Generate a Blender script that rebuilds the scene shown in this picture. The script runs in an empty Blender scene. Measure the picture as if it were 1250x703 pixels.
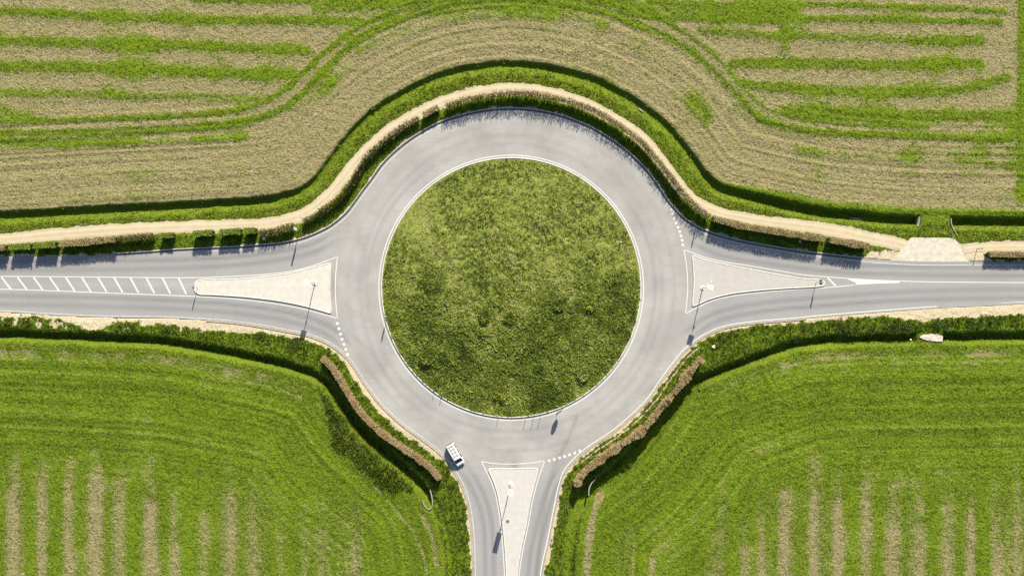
import bpy, bmesh, math, random
import numpy as np
from mathutils import Vector, Matrix
from mathutils.geometry import delaunay_2d_cdt
rng = np.random.default_rng(7)
random.seed(7)
S = 6.0                                   # photograph pixels per metre on the ground
C = bpy.context.scene.collection
R = math.radians
def W(px, py): return ((px - 625.0) / S, (351.5 - py) / S)
def WP(pts): return np.array([W(*p) for p in pts], float)

# ------------------------------------------------------------------ curves
def smooth(P, step=0.35, closed=False):
    """Catmull-Rom through the points, resampled about every step metres (long far ends stay straight)"""
    P = np.asarray(P, float); out = []; n = len(P)
    for i in range(n if closed else n - 1):
        p1 = P[i]; p2 = P[(i + 1) % n]
        p0 = P[(i - 1) % n] if (closed or i > 0) else 2 * p1 - p2
        p3 = P[(i + 2) % n] if (closed or i + 2 < n) else 2 * p2 - p1
        L = np.linalg.norm(p2 - p1)
        if L > 40: k = 6
        else: k = max(1, int(L / step))
        def tj(a, b): return max(np.linalg.norm(b - a), 1e-6) ** 0.5
        t0 = 0; t1 = t0 + tj(p0, p1); t2 = t1 + tj(p1, p2); t3 = t2 + tj(p2, p3)
        for j in range(k):
            t = t1 + (t2 - t1) * j / k
            A1 = (t1 - t) / (t1 - t0) * p0 + (t - t0) / (t1 - t0) * p1
            A2 = (t2 - t) / (t2 - t1) * p1 + (t - t1) / (t2 - t1) * p2
            A3 = (t3 - t) / (t3 - t2) * p2 + (t - t2) / (t3 - t2) * p3
            B1 = (t2 - t) / (t2 - t0) * A1 + (t - t0) / (t2 - t0) * A2
            B2 = (t3 - t) / (t3 - t1) * A2 + (t - t1) / (t3 - t1) * A3
            out.append((t2 - t) / (t2 - t1) * B1 + (t - t1) / (t2 - t1) * B2)
    if not closed: out.append(P[-1])
    return np.array(out)
def normals(P, closed=False):
    if closed: T = np.roll(P, -1, 0) - np.roll(P, 1, 0)
    else: T = np.gradient(P, axis=0)
    T /= np.maximum(np.linalg.norm(T, axis=1, keepdims=True), 1e-9)
    return np.stack([-T[:, 1], T[:, 0]], 1)            # points to the left
def offset(P, d, closed=False): return P + normals(P, closed) * d
def arclen(P): return np.concatenate([[0], np.cumsum(np.linalg.norm(np.diff(P, axis=0), axis=1))])
def clip_poly(P, f): return P[np.array([bool(f(*p)) for p in P])]

def sdist(x, y, P):
    """distance of points to a polyline: (distance, signed distance: left positive, arc length)"""
    A = P[:-1]; D = P[1:] - A; L2 = np.maximum((D ** 2).sum(1), 1e-9); al = arclen(P)[:-1]; Ls = np.sqrt(L2)
    d = np.empty(x.size); s = np.empty(x.size); u = np.empty(x.size)
    ch = max(1, int(3e7 // len(A)))
    ch = min(ch, 120000)
    for i in range(0, x.size, ch):
        X = x[i:i + ch, None].astype(np.float32); Y = y[i:i + ch, None].astype(np.float32)
        dx = X - A[:, 0].astype(np.float32); dy = Y - A[:, 1].astype(np.float32)
        t = np.clip((dx * D[:, 0].astype(np.float32) + dy * D[:, 1].astype(np.float32)) / L2.astype(np.float32), 0, 1)
        q = (dx - t * D[:, 0].astype(np.float32)) ** 2 + (dy - t * D[:, 1].astype(np.float32)) ** 2
        k = q.argmin(1); r = np.arange(len(k))
        d[i:i + ch] = np.sqrt(q[r, k])
        s[i:i + ch] = np.sign(D[k, 0] * dy[r, k] - D[k, 1] * dx[r, k]) * d[i:i + ch]
        u[i:i + ch] = al[k] + t[r, k] * Ls[k]
    return d, s, u
def inside(x, y, poly):
    r = np.zeros(x.size, bool); n = len(poly)
    for i in range(n):
        x1, y1 = poly[i]; x2, y2 = poly[(i + 1) % n]
        if y1 == y2: continue
        c = ((y1 > y) != (y2 > y))
        r ^= c & (x < (x2 - x1) * (y - y1) / (y2 - y1) + x1)
    return r
def ss(a, b, v):
    t = np.clip((v - a) / (b - a), 0, 1); return t * t * (3 - 2 * t)
_T = rng.random((256, 256))
def vnoise(x, y):
    xi = np.floor(x).astype(int); yi = np.floor(y).astype(int); fx = x - xi; fy = y - yi
    fx = fx * fx * (3 - 2 * fx); fy = fy * fy * (3 - 2 * fy)
    g = lambda i, j: _T[i & 255, j & 255]
    return (g(xi, yi) * (1 - fx) + g(xi + 1, yi) * fx) * (1 - fy) + (g(xi, yi + 1) * (1 - fx) + g(xi + 1, yi + 1) * fx) * fy
def fbm(x, y, o=3):
    v = 0; a = 0.5; t = 0
    for k in range(o):
        v = v + a * vnoise(x * 2 ** k + 17.3 * k, y * 2 ** k + 5.1 * k); t += a; a *= 0.55
    return v / t

# ------------------------------------------------------------------ traced lines of the place (plan positions)
NE = smooth(WP([(-3000, 316), (-600, 314), (0, 313), (78, 313), (120, 312), (148, 309.7), (173, 308.3), (211, 305.3), (250, 303.2), (288, 301.5), (320, 299), (345.6, 296.5), (371, 290.5),
      (396.8, 279.5), (409.6, 271), (422.4, 259.8), (430, 250), (441.6, 234), (453, 219), (467.4, 199.5), (488, 180), (509.6, 164.5), (535.2, 150.5), (558.2, 142.3), (585.6, 136), (611, 132.9),
      (636.8, 132.9), (662.4, 136), (688, 142.3), (720, 155), (738.4, 165.5), (759, 179.5), (780, 198), (792.8, 212), (805.6, 230.5), (818.4, 249), (836.3, 267.5), (860, 281), (893.6, 291.4),
      (932, 299.2), (980, 307), (1028, 312.6), (1052, 315.2), (1080, 317.6), (1120, 319.6), (1180, 319.8), (1250, 320), (1900, 320), (4200, 322)]))
SW = smooth(WP([(-3000, 380), (-600, 379), (0, 381), (60, 384.5), (130, 387.3), (200, 388.3), (243, 390.3), (285, 393.6), (328, 400), (352, 404.6), (378, 410), (402, 420), (424, 437), (446, 469),
      (463.8, 492.5), (490, 517.5), (515, 535.5), (538, 554), (553, 572.5), (565, 594), (572.5, 618), (576.5, 650), (578.5, 703), (580, 900), (582, 1500), (584, 3500)]))
SE = smooth(WP([(652, 3500), (655, 1500), (658, 900), (661.5, 703), (670, 660), (678.5, 617), (683.5, 593), (690, 575.5), (702, 560.5), (720, 545.5), (746, 528.5), (770, 508.8), (792, 487), (806, 466.5),
      (821, 446), (837, 427), (858.4, 411), (884, 400), (922.4, 394), (961, 390.8), (1000, 387), (1071, 381.2), (1142, 376), (1227, 371.8), (1250, 370.4), (1900, 368), (4200, 368)]))
road_poly = np.concatenate([NE, SE[::-1], SW[::-1]])
DN = smooth(WP([(-3000, 268), (-300, 266), (0, 263), (80, 258.5), (160, 254), (240, 250), (320, 244.5), (345, 240.5), (371, 231), (388, 217), (405, 195), (420, 175), (433, 160), (452, 141), (471, 126.6), (491.7, 114.5), (520, 100),
      (545, 90.5), (560, 86), (585.6, 82.2), (611, 79.7), (643, 80), (675, 85), (701, 90.5), (732, 102), (757.6, 114.6), (783, 130), (809, 150.5), (833, 177.5), (851.7, 203), (864, 218.4), (882, 230.5), (908, 238), (940, 245.7),
      (964, 251), (1002, 258.6), (1060, 264.5), (1090, 267.4), (1160, 269.5), (1250, 270.5), (1900, 272), (4200, 272)]))
PATH = smooth(WP([(-3000, 300), (-300, 296), (0, 292.5), (60, 286.8), (160, 279.5), (240, 276.6), (320, 273.8), (345, 270), (371, 261.5), (397, 243), (412, 226), (434, 199), (462, 170.2), (491.7, 148.4), (522.4, 132.5), (548, 122),
      (585.6, 112.2), (618, 108.6), (649.6, 109.7), (675, 114.4), (701, 122), (725.6, 132.4), (751, 146.3), (776.8, 163), (793, 178.5), (812, 203.5), (831, 228), (850, 246.5), (876, 259), (908, 266), (938, 270.7),
      (989.6, 277), (1028, 283.5), (1060, 290.5), (1090, 296), (1112, 302)]))
PATH2 = smooth(WP([(1176, 305), (1197, 302.5), (1250, 301.2), (1900, 300), (4200, 300)]))
DSW = smooth(WP([(-3000, 404), (-300, 405), (0, 407), (60, 409), (96, 410.5), (144, 413), (192, 415.5), (220, 419), (268, 427.5), (316, 437), (354, 446.5), (386, 458), (402, 472), (418, 494), (437, 520), (466, 548), (496, 574), (520, 598), (534, 622), (544, 655), (549, 703), (551, 900), (553, 3500)]))
DSE = smooth(WP([(682, 3500), (684, 900), (688, 703), (691, 660), (697, 630), (711, 608), (735, 590), (760, 570), (783, 545), (800, 522), (815, 500), (833, 480), (853, 464.5), (885.6, 450.5), (914, 439.5), (943, 429), (972, 420), (1010, 414.5),
      (1058, 412.5), (1106, 411.5), (1160, 411), (1250, 409.5), (1900, 408), (4200, 408)]))
RI = 26.25                                             # inner radius of the island's kerb
CI = W(624, 351.2)

# ------------------------------------------------------------------ materials
def nodes(m):
    m.use_nodes = True; nt = m.node_tree; nt.nodes.clear(); return nt, nt.nodes, nt.links
def base(name, col, rough=0.8, metal=0.0, var=0.0, scale=3.0, col2=None, bump=0.0, bscale=20.0, detail=4.0):
    m = bpy.data.materials.new(name); nt, N, L = nodes(m)
    o = N.new('ShaderNodeOutputMaterial'); b = N.new('ShaderNodeBsdfPrincipled'); L.new(b.outputs[0], o.inputs[0])
    b.inputs['Roughness'].default_value = rough; b.inputs['Metallic'].default_value = metal
    b.inputs['Base Color'].default_value = (*col, 1)
    if rough > 0.6: b.inputs['Specular IOR Level'].default_value = 0.2
    if col2 is not None or var:
        g = N.new('ShaderNodeNewGeometry'); n = N.new('ShaderNodeTexNoise'); n.inputs['Scale'].default_value = scale; n.inputs['Detail'].default_value = detail
        L.new(g.outputs['Position'], n.inputs['Vector'])
        r = N.new('ShaderNodeValToRGB'); r.color_ramp.elements[0].position = 0.35; r.color_ramp.elements[1].position = 0.65
        c2 = col2 if col2 is not None else tuple(c * (1 - var) for c in col)
        r.color_ramp.elements[0].color = (*c2, 1); r.color_ramp.elements[1].color = (*col, 1)
        L.new(n.outputs['Fac'], r.inputs[0]); L.new(r.outputs[0], b.inputs['Base Color'])
    if bump:
        g = N.new('ShaderNodeNewGeometry'); n = N.new('ShaderNodeTexNoise'); n.inputs['Scale'].default_value = bscale
        L.new(g.outputs['Position'], n.inputs['Vector'])
        bp = N.new('ShaderNodeBump'); bp.inputs['Strength'].default_value = bump; bp.inputs['Distance'].default_value = 0.05
        L.new(n.outputs['Fac'], bp.inputs['Height']); L.new(bp.outputs[0], b.inputs['Normal'])
    return m
def leafmat(name, stops, transl=0.3, rough=0.6):
    """foliage: colour by each leaf's own tint, a little light through the blade"""
    m = bpy.data.materials.new(name); nt, N, L = nodes(m)
    o = N.new('ShaderNodeOutputMaterial'); a = N.new('ShaderNodeAttribute'); a.attribute_name = 'tint'
    r = N.new('ShaderNodeValToRGB'); e = r.color_ramp.elements
    while len(e) < len(stops): e.new(0.5)
    for k, (p, c) in enumerate(stops): e[k].position = p; e[k].color = (*c, 1)
    L.new(a.outputs['Fac'], r.inputs[0])
    d = N.new('ShaderNodeBsdfDiffuse'); t = N.new('ShaderNodeBsdfTranslucent'); mx = N.new('ShaderNodeMixShader'); mx.inputs[0].default_value = transl
    L.new(r.outputs[0], d.inputs[0]); L.new(r.outputs[0], t.inputs[0]); L.new(d.outputs[0], mx.inputs[1]); L.new(t.outputs[0], mx.inputs[2]); L.new(mx.outputs[0], o.inputs[0])
    return m
class G:
    """tiny helper to write shader maths"""
    def __init__(s, m): s.nt, s.N, s.L = nodes(m)
    def attr(s, n): a = s.N.new('ShaderNodeAttribute'); a.attribute_name = n; return a.outputs['Fac']
    def pos(s, sc=None):
        g = s.N.new('ShaderNodeNewGeometry')
        if sc is None: return g.outputs['Position']
        v = s.N.new('ShaderNodeVectorMath'); v.operation = 'MULTIPLY'; v.inputs[1].default_value = sc; s.L.new(g.outputs['Position'], v.inputs[0]); return v.outputs[0]
    def noise(s, vec, scale, detail=3.0, rough=0.55):
        n = s.N.new('ShaderNodeTexNoise'); n.inputs['Scale'].default_value = scale; n.inputs['Detail'].default_value = detail; n.inputs['Roughness'].default_value = rough
        s.L.new(vec, n.inputs['Vector']); return n.outputs['Fac']
    def m(s, op, a, b=None, clamp=False):
        n = s.N.new('ShaderNodeMath'); n.operation = op; n.use_clamp = clamp
        for k, v in enumerate((a, b)):
            if v is None: continue
            if isinstance(v, (int, float)): n.inputs[k].default_value = v
            else: s.L.new(v, n.inputs[k])
        return n.outputs[0]
    def step(s, v, a, b):
        n = s.N.new('ShaderNodeMapRange'); n.interpolation_type = 'SMOOTHSTEP'; n.inputs['From Min'].default_value = a; n.inputs['From Max'].default_value = b; s.L.new(v, n.inputs['Value']); return n.outputs[0]
    def mix(s, f, a, b):
        n = s.N.new('ShaderNodeMix'); n.data_type = 'RGBA'
        for k, v in ((0, f), (6, a), (7, b)):
            if isinstance(v, tuple): n.inputs[k].default_value = (*v, 1)
            elif isinstance(v, (int, float)): n.inputs[k].default_value = v
            else: s.L.new(v, n.inputs[k])
        return n.outputs[2]
    def bump(s, h, strength, dist):
        b = s.N.new('ShaderNodeBump'); b.inputs['Strength'].default_value = strength; b.inputs['Distance'].default_value = dist; s.L.new(h, b.inputs['Height']); return b.outputs[0]
    def out(s, col, rough=0.9, nrm=None, spec=0.15):
        o = s.N.new('ShaderNodeOutputMaterial'); b = s.N.new('ShaderNodeBsdfPrincipled'); b.inputs['Roughness'].default_value = rough; b.inputs['Specular IOR Level'].default_value = spec
        s.L.new(col, b.inputs['Base Color'])
        if nrm is not None: s.L.new(nrm, b.inputs['Normal'])
        s.L.new(b.outputs[0], o.inputs[0])

# ------------------------------------------------------------------ object helpers
def tag(o, label=None, cat=None, group=None, kind=None):
    if label: o['label'] = label
    if cat: o['category'] = cat
    if group: o['group'] = group
    if kind: o['kind'] = kind
    return o
def link(name, me, mat=None, parent=None):
    o = bpy.data.objects.new(name, me); C.objects.link(o)
    if mat is not None:
        for mm in (mat if isinstance(mat, (list, tuple)) else [mat]): me.materials.append(mm)
    if parent is not None: o.parent = parent
    return o
def empty(name, loc=(0, 0, 0), rz=0.0):
    o = bpy.data.objects.new(name, None); C.objects.link(o); o.location = loc; o.rotation_euler = (0, 0, rz); o.empty_display_size = 0.3; return o
def raw_mesh(name, V, F, attrs=None, smooth_shade=False):
    """V (n,3), F (m,k) arrays of one polygon size"""
    V = np.asarray(V, np.float32); F = np.asarray(F, np.int32); me = bpy.data.meshes.new(name); k = F.shape[1]
    me.vertices.add(len(V)); me.vertices.foreach_set('co', V.ravel())
    me.loops.add(F.size); me.loops.foreach_set('vertex_index', F.ravel())
    me.polygons.add(len(F)); me.polygons.foreach_set('loop_start', np.arange(0, F.size, k, dtype=np.int32))
    if smooth_shade: me.polygons.foreach_set('use_smooth', np.ones(len(F), bool))
    for n, a in (attrs or {}).items():
        at = me.attributes.new(n, 'FLOAT', 'POINT'); at.data.foreach_set('value', np.asarray(a, np.float32).ravel())
    me.update(calc_edges=True); return me
import itertools
def ribbon(name, P, w, z, mat, parent=None, closed=False, thick=0.0):
    """flat strip (w may be an array) following the centre line P; thick > 0 gives it a body reaching down"""
    P = np.asarray(P); n = normals(P, closed); w = np.broadcast_to(np.asarray(w, float), (len(P),))[:, None]
    A = P + n * w / 2; B = P - n * w / 2; k = len(P); zz = np.broadcast_to(np.asarray(z, float), (k,))[:, None]
    cols = [np.hstack([A, zz]), np.hstack([B, zz])]
    if thick: cols = [np.hstack([A, zz - thick])] + cols + [np.hstack([B, zz - thick])]
    c = len(cols); V = np.stack(cols, 1).reshape(-1, 3); F = []
    for i in range(k if closed else k - 1):
        j = (i + 1) % k
        for q in range(c - 1): F.append((i * c + q, i * c + q + 1, j * c + q + 1, j * c + q))
    if thick and not closed:
        F.append((0, 1, 2, 3)); F.append(tuple((k - 1) * c + q for q in (3, 2, 1, 0)))
    return link(name, raw_mesh(name, V, F), mat, parent)
def slab(name, poly, z0, z1, mat, parent=None, bevel=0.0):
    bm = bmesh.new(); v = [bm.verts.new((x, y, z1)) for x, y in poly]; f = bm.faces.new(v)
    if f.calc_area() and f.normal.z < 0: f.normal_flip()
    bm.normal_update()
    r = bmesh.ops.extrude_face_region(bm, geom=[f]); vs = [e for e in r['geom'] if isinstance(e, bmesh.types.BMVert)]
    for q in vs: q.co.z = z0
    bmesh.ops.recalc_face_normals(bm, faces=bm.faces)
    if bevel:
        es = [e for e in bm.edges if all(abs(q.co.z - z1) < 1e-6 for q in e.verts)]
        bmesh.ops.bevel(bm, geom=es, offset=bevel, segments=2, profile=0.5, affect='EDGES')
    me = bpy.data.meshes.new(name); bm.to_mesh(me); bm.free(); return link(name, me, mat, parent)
class MB:
    """collects bevelled boxes, tubes and lathes into one mesh"""
    def __init__(s): s.bm = bmesh.new()
    def _add(s, verts, M): bmesh.ops.transform(s.bm, matrix=M, verts=verts)
    def box(s, size, loc, rot=(0, 0, 0), bevel=0.0):
        r = bmesh.ops.create_cube(s.bm, size=1.0); v = r['verts']
        bmesh.ops.scale(s.bm, vec=size, verts=v)
        if bevel:
            es = list({e for q in v for e in q.link_edges}); b = bmesh.ops.bevel(s.bm, geom=es, offset=bevel, segments=2, affect='EDGES', profile=0.5)
            v = list({q for f in b['faces'] for q in f.verts} | {q for q in v if q.is_valid})
        M = Matrix.Translation(loc) @ Matrix.Rotation(rot[2], 4, 'Z') @ Matrix.Rotation(rot[1], 4, 'Y') @ Matrix.Rotation(rot[0], 4, 'X'); s._add(v, M); return s
    def tube(s, a, b, r0, r1=None, seg=10):
        a = Vector(a); b = Vector(b); r1 = r0 if r1 is None else r1; d = b - a
        r = bmesh.ops.create_cone(s.bm, cap_ends=True, segments=seg, radius1=r0, radius2=r1, depth=d.length)
        M = Matrix.Translation((a + b) / 2) @ d.to_track_quat('Z', 'Y').to_matrix().to_4x4(); s._add(r['verts'], M); return s
    def prism(s, prof, x0, x1, axis='X'):
        """a closed outline (two coordinates) swept along one axis"""
        f = {'X': lambda t, a, b: (t, a, b), 'Y': lambda t, a, b: (a, t, b), 'Z': lambda t, a, b: (a, b, t)}[axis]
        A = [s.bm.verts.new(f(x0, *p)) for p in prof]; B = [s.bm.verts.new(f(x1, *p)) for p in prof]; n = len(prof)
        s.bm.faces.new(A); s.bm.faces.new(B[::-1])
        for i in range(n): s.bm.faces.new((A[i], B[i], B[(i + 1) % n], A[(i + 1) % n]))
        return s
    def poly(s, pts): s.bm.faces.new([s.bm.verts.new(p) for p in pts]); return s
    def build(s, name, mat, parent=None, smooth_shade=False):
        bmesh.ops.recalc_face_normals(s.bm, faces=s.bm.faces); me = bpy.data.meshes.new(name); s.bm.to_mesh(me); s.bm.free()
        if smooth_shade:
            for p in me.polygons: p.use_smooth = True
        return link(name, me, mat, parent)

# ------------------------------------------------------------------ terrain raster
st = 0.25
fx = np.arange(-112, 112 + st / 2, st); fy = np.arange(-64, 64 + st / 2, st)
ext = lambda a: a + np.concatenate([np.arange(2, 30, 2), [36, 50, 80, 130, 220, 400, 800, 1800]])
gx = np.concatenate([-ext(112)[::-1], fx, ext(112)]); gy = np.concatenate([-ext(64)[::-1], fy, ext(64)])
XX, YY = np.meshgrid(gx, gy); X = XX.ravel(); Y = YY.ravel()
PX = X * S + 625; PY = 351.5 - Y * S
d_ne, s_ne, _ = sdist(X, Y, NE); d_sw, s_sw, _ = sdist(X, Y, SW); d_se, s_se, _ = sdist(X, Y, SE)
inroad = inside(X, Y, road_poly)
edge = np.where(inroad, -1, 1) * np.minimum(d_ne, np.minimum(d_sw, d_se))       # metres outside the road
d_p, s_p, _ = sdist(X, Y, PATH); d_p2, _, _ = sdist(X, Y, PATH2)
d_n, t_n, u_n = sdist(X, Y, DN); d_w, t_w, u_w = sdist(X, Y, DSW); d_e, t_e, u_e = sdist(X, Y, DSE)
north = (s_ne > 0) & ~inroad; south_w = ~inroad & ~north & (X < 0.5); south_e = ~inroad & ~north & (X >= 0.5)
n1 = fbm(X * 0.9, Y * 0.9, 3); n2 = fbm(X * 0.16 + 9, Y * 0.16 + 3, 3); n3 = fbm(X * 2.3 + 40, Y * 2.3, 2); n4 = fbm(X * 0.45 + 70, Y * 0.45 + 21, 3)

def ditch(t, depth, top, rise, flat=0.35):  # top, rise, flat may be arrays
    """steep bank on the north (left) side, gentle bank on the south side"""
    z = np.zeros_like(t)
    z = np.where((t > 0) & (t < top), -depth * (1 - ss(0, 1, t / top)), z)
    z = np.where((t <= 0) & (t > -flat), -depth, z)
    z = np.where((t <= -flat) & (t > -flat - rise), -depth * (1 - ss(0, 1, (-t - flat) / rise)), z)
    return z
wob = (n4 - 0.5) * 0.7
cross_n = ss(1121, 1125, PX) * (1 - ss(1159, 1163, PX))           # grassed crossing over the north ditch
cross_e = ss(1116, 1121, PX) * (1 - ss(1150, 1155, PX))
depn = 1.45 - 0.5 * ss(320, 370, PX) * ss(880, 840, PX) + 0.55 * ss(880, 960, PX)
zN = ditch(t_n + wob * 0.6 - 0.3, depn, 0.7, 1.6, 0.6) * (1 - cross_n) * north
fadew = 1 - 0.75 * ss(515, 530, PX) * ss(590, 620, PY)
zW = ditch(t_w + wob * 0.7 - 0.3, 2.0, 0.8, 1.3, 0.75) * fadew * south_w
depe = 2.0 + 0.6 * ss(870, 810, PX) * (PY > 440); fadee = 1 - 0.75 * ss(722, 692, PX)
diag = ss(870, 835, PX) * (PY > 430)
zE = ditch(t_e + wob * 0.7 - 0.3, depe, 0.8 + 1.1 * diag, 1.4 - 0.6 * diag, 0.75 + 1.25 * diag) * fadee * (1 - cross_e) * south_e
Z = zN + zW + zE
# fields lie a little below the verge by the road on the south side, mown strips keep longer grass
strip = np.zeros(X.size)
def band(pts, half, amt=1.0, soft=0.7, m0=0.0):
    """a green strip in the hay field; pts in plan pixels"""
    global strip
    P = smooth(WP(pts), 1.0); bb = (X > P[:, 0].min() - 4) & (X < P[:, 0].max() + 4) & (Y > P[:, 1].min() - 4) & (Y < P[:, 1].max() + 4)
    idx = np.nonzero(bb)[0]; d, s, u = sdist(X[idx], Y[idx], P); L = arclen(P)[-1]
    h = half / S * (0.75 + 0.5 * n4[idx]); v = amt * (1 - ss(h * (1 - soft), h * (1 + soft), d + (n1[idx] - 0.5) * 0.9 + (n3[idx] - 0.5) * 0.7))
    v = np.maximum(v, 0.42 * amt * (1 - ss(h * 0.7, h * 2.3 + 0.4, d + (n1[idx] - 0.5) * 1.2)))
    v *= 0.72 + 0.5 * n2[idx]
    strip[idx] = np.maximum(strip[idx], v)
B = band
B([(-700, 8), (0, 14), (111, 20), (235, 24), (336, 25), (440, 27)], 5.5)
B([(-700, 46), (0, 50), (134, 54), (235, 55.5), (336, 60.5), (375, 62)], 6.5)
B([(-700, 78), (0, 81), (134, 83), (235, 88), (336, 91), (358, 91)], 7)
B([(-700, 112), (0, 113.5), (134, 116), (235, 119), (320, 122)], 6, 0.75, 0.8)
B([(-700, 148), (0, 147), (134, 145.5), (235, 141), (296, 132.7), (336, 117.6), (363, 96), (386, 74), (412, 52), (440, 32), (484, 15), (534, 6.7), (601, 2), (640, 0)], 3.6, 1.0, 0.3)
B([(-700, 166), (0, 163), (134, 161), (235, 156), (302, 148), (343, 134), (373, 111), (396, 87), (420, 63), (443, 44.5), (484, 25), (534, 13.4), (608, 8), (702, 10), (736, 15), (770, 27), (820, 48), (863, 79), (897, 114),
   (920, 139), (947, 153), (998, 161), (1099, 165), (1200, 169), (1228, 168), (1243, 158)], 4.6, 1.0, 0.3)
B([(-700, 176), (0, 173), (84, 173), (168, 170)], 6.5, 1.0, 0.6); B([(150, 171), (240, 169), (300, 166)], 6, 0.55, 0.8)
B([(720, -5), (770, 14), (820, 31), (857, 55), (884, 80), (910, 111), (937, 133), (971, 143), (1031, 151), (1132, 155)], 3.0, 0.95, 0.4)
B([(790, 3), (900, 6), (998, 6), (1132, 10), (1225, 14)], 3.4, 1.0, 0.4); B([(800, 22), (931, 25), (998, 23), (1132, 25), (1220, 27.5)], 4, 1.0, 0.4)
B([(760, 12), (850, 15), (960, 14)], 11, 0.8, 0.6)
B([(855, 38), (957, 43.7), (1065, 47), (1119, 50)], 6, 0.8, 0.7); B([(1110, 50), (1163, 50), (1195, 49)], 7, 1.0, 0.6)
B([(895, 77), (964, 76.6), (1065, 79), (1195, 78)], 6.5, 1.0, 0.5)
B([(903, 102), (964, 107), (1048, 112), (1115, 112.6), (1173, 109), (1228, 96)], 6.5, 0.95, 0.6)
B([(960, 136), (1065, 142), (1166, 141), (1236, 144)], 9, 0.95, 0.6)
B([(895, 131), (935, 152), (971, 163), (1020, 169)], 6, 0.6, 0.8)
B([(975, 183), (1065, 188), (1166, 188), (1243, 187)], 9, 0.45, 0.9); B([(998, 214), (1099, 218), (1200, 215)], 6, 0.3, 0.9); B([(1205, 202), (1235, 204)], 5, 0.8)
B([(1247, -60), (1247, 80), (1246, 160), (1247, 245)], 5, 1.0, 0.3)
B([(955, -30), (957, 60), (952, 80)], 6, 0.6, 0.8)
B([(430, 2), (520, -4), (640, -6), (760, -3)], 13, 1.0, 0.4); B([(240, -1), (330, 1), (430, 4)], 4, 1.0); B([(386, 8), (440, 12)], 7, 0.7, 0.8)
B([(540, 22), (620, 16), (700, 19), (740, 28)], 8, 0.55, 0.9); B([(360, 132), (390, 112), (420, 88)], 7, 0.5, 0.9); B([(835, 112), (855, 132), (868, 148)], 9, 0.5, 0.9); B([(440, 62), (500, 34), (560, 26)], 6, 0.35, 0.9)
B([(258, 62), (268, 72), (280, 82)], 6, 0.6, 0.8); B([(780, 60), (820, 85), (850, 108)], 7, 0.35, 0.9); B([(20, 200), (90, 204), (160, 206)], 8, 0.3, 0.9); B([(0, 131), (14, 138), (40, 142)], 8, 0.6, 0.8)
lines_n = vnoise(d_n * 1.9, u_n * 0.015) * 0.6 + vnoise(d_n * 4.5 + 31, u_n * 0.03) * 0.4
inner = ss(26, 16, d_n)                                                  # mower lines that follow the ditch
strip_n = np.clip(strip * (0.75 + 0.5 * n3) + 0.38 * ss(0.45, 0.8, n2) + inner * 0.55 * (lines_n - 0.53), 0, 1)
edge_n = ss(1.9, 0.9, t_n + (n1 - 0.5) * 0.8) * (0.4 + 0.9 * ss(820, 900, PX))   # green rim of the field along the ditch
edge_n *= 1 + 0.8 * ss(850, 960, PX)
rimw = ss(1.1 + 2.4 * ss(850, 960, PX) + 0.01, 0.7 + 0.9 * ss(850, 960, PX), t_n + (n1 - 0.5) * 0.8)
dry = np.clip(1 - np.maximum(strip_n, rimw), 0, 1) * (t_n > 0) * north
# south fields: green with straw-coloured drill lines below, mower arcs above
def stripes(cs):
    v = np.zeros(X.size)
    for c, y0, hw, a in cs:
        e = np.exp(-0.9 * (np.maximum(0, np.abs(PX - c - 3 * (n2 - 0.5) * 2) + (n1 - 0.5) * 5 + (n3 - 0.5) * 6) / hw) ** 2)
        v = np.maximum(v, a * e * ss(y0 - 45, y0 + 75, PY + (n4 - 0.5) * 60) * (0.62 + 0.25 * n4 + 0.5 * n3))
    return v
def thin(L): return [(c, y0, w_ * 1.12, a_ * 0.80) for c, y0, w_, a_ in L]
dryW = stripes(thin([(17, 542, 8, .75), (52, 548, 8, .85), (84, 548, 7, .8), (118, 552, 9.5, .95), (148, 560, 8, .8), (183, 582, 9.5, .95), (213, 575, 7, .7), (249, 600, 7, .65), (281, 578, 7.5, .7), (311, 610, 7, .7), (343, 612, 7, .5), (373, 606, 7, .55), (392, 612, 8, .6), (430, 640, 6, .3), (-20, 540, 8, .8), (-55, 540, 8, .8)])) * south_w * ss(-9, -13, t_w)
dryE = stripes(thin([(870, 652, 7, .6), (907, 636, 6, .6), (929, 585, 6, .6), (958, 588, 7, .8), (993, 568, 8, .8), (1023, 580, 6.5, .85), (1058, 562, 8, .8), (1089, 592, 9, .95), (1122, 592, 8.5, .9), (1156, 592, 8.5, .9), (1186, 602, 6.5, .8), (1213, 592, 5.5, .75), (1242, 572, 7, .7), (1275, 580, 7, .8)])) * south_e * ss(-9, -13, t_e)
lines_w = vnoise(t_w * 1.15 + 50, u_w * 0.012) * 0.6 + vnoise(t_w * 2.7 + 80, u_w * 0.03) * 0.4
lines_e = vnoise(t_e * 1.15 + 150, u_e * 0.012) * 0.6 + vnoise(t_e * 2.7 + 180, u_e * 0.03) * 0.4
bandW = ss(-2.6, -3.2, t_w) * ss(-6.2, -3.6, t_w) * ss(0.1, 0.8, n4) * ss(470, 380, PX) * 0.6
bandE = ss(-2.6, -3.2, t_e) * ss(-5.4, -3.4, t_e) * ss(0.1, 0.8, n4) * ss(850, 900, PX) * 0.55
def spot(pts, half, amt):
    P = smooth(WP(pts), 0.8); d, s, u = sdist(X, Y, P); return amt * ss(half / S * 1.4, half / S * 0.5, d + (n1 - 0.5) * 0.8)
tyre = np.maximum(spot([(735, 603), (724, 630), (719, 660), (716, 720), (715, 900)], 4.5, 0.75), spot([(438, 570), (458, 594), (478, 617), (505, 650), (520, 690), (523, 760)], 1.6, 0.55))
tyre = np.maximum(tyre, spot([(517, 630), (528, 655), (534, 690)], 4, 0.6)) ; tyre = np.maximum(tyre, spot([(300, 466), (340, 474), (368, 486)], 1.3, 0.5))
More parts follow.
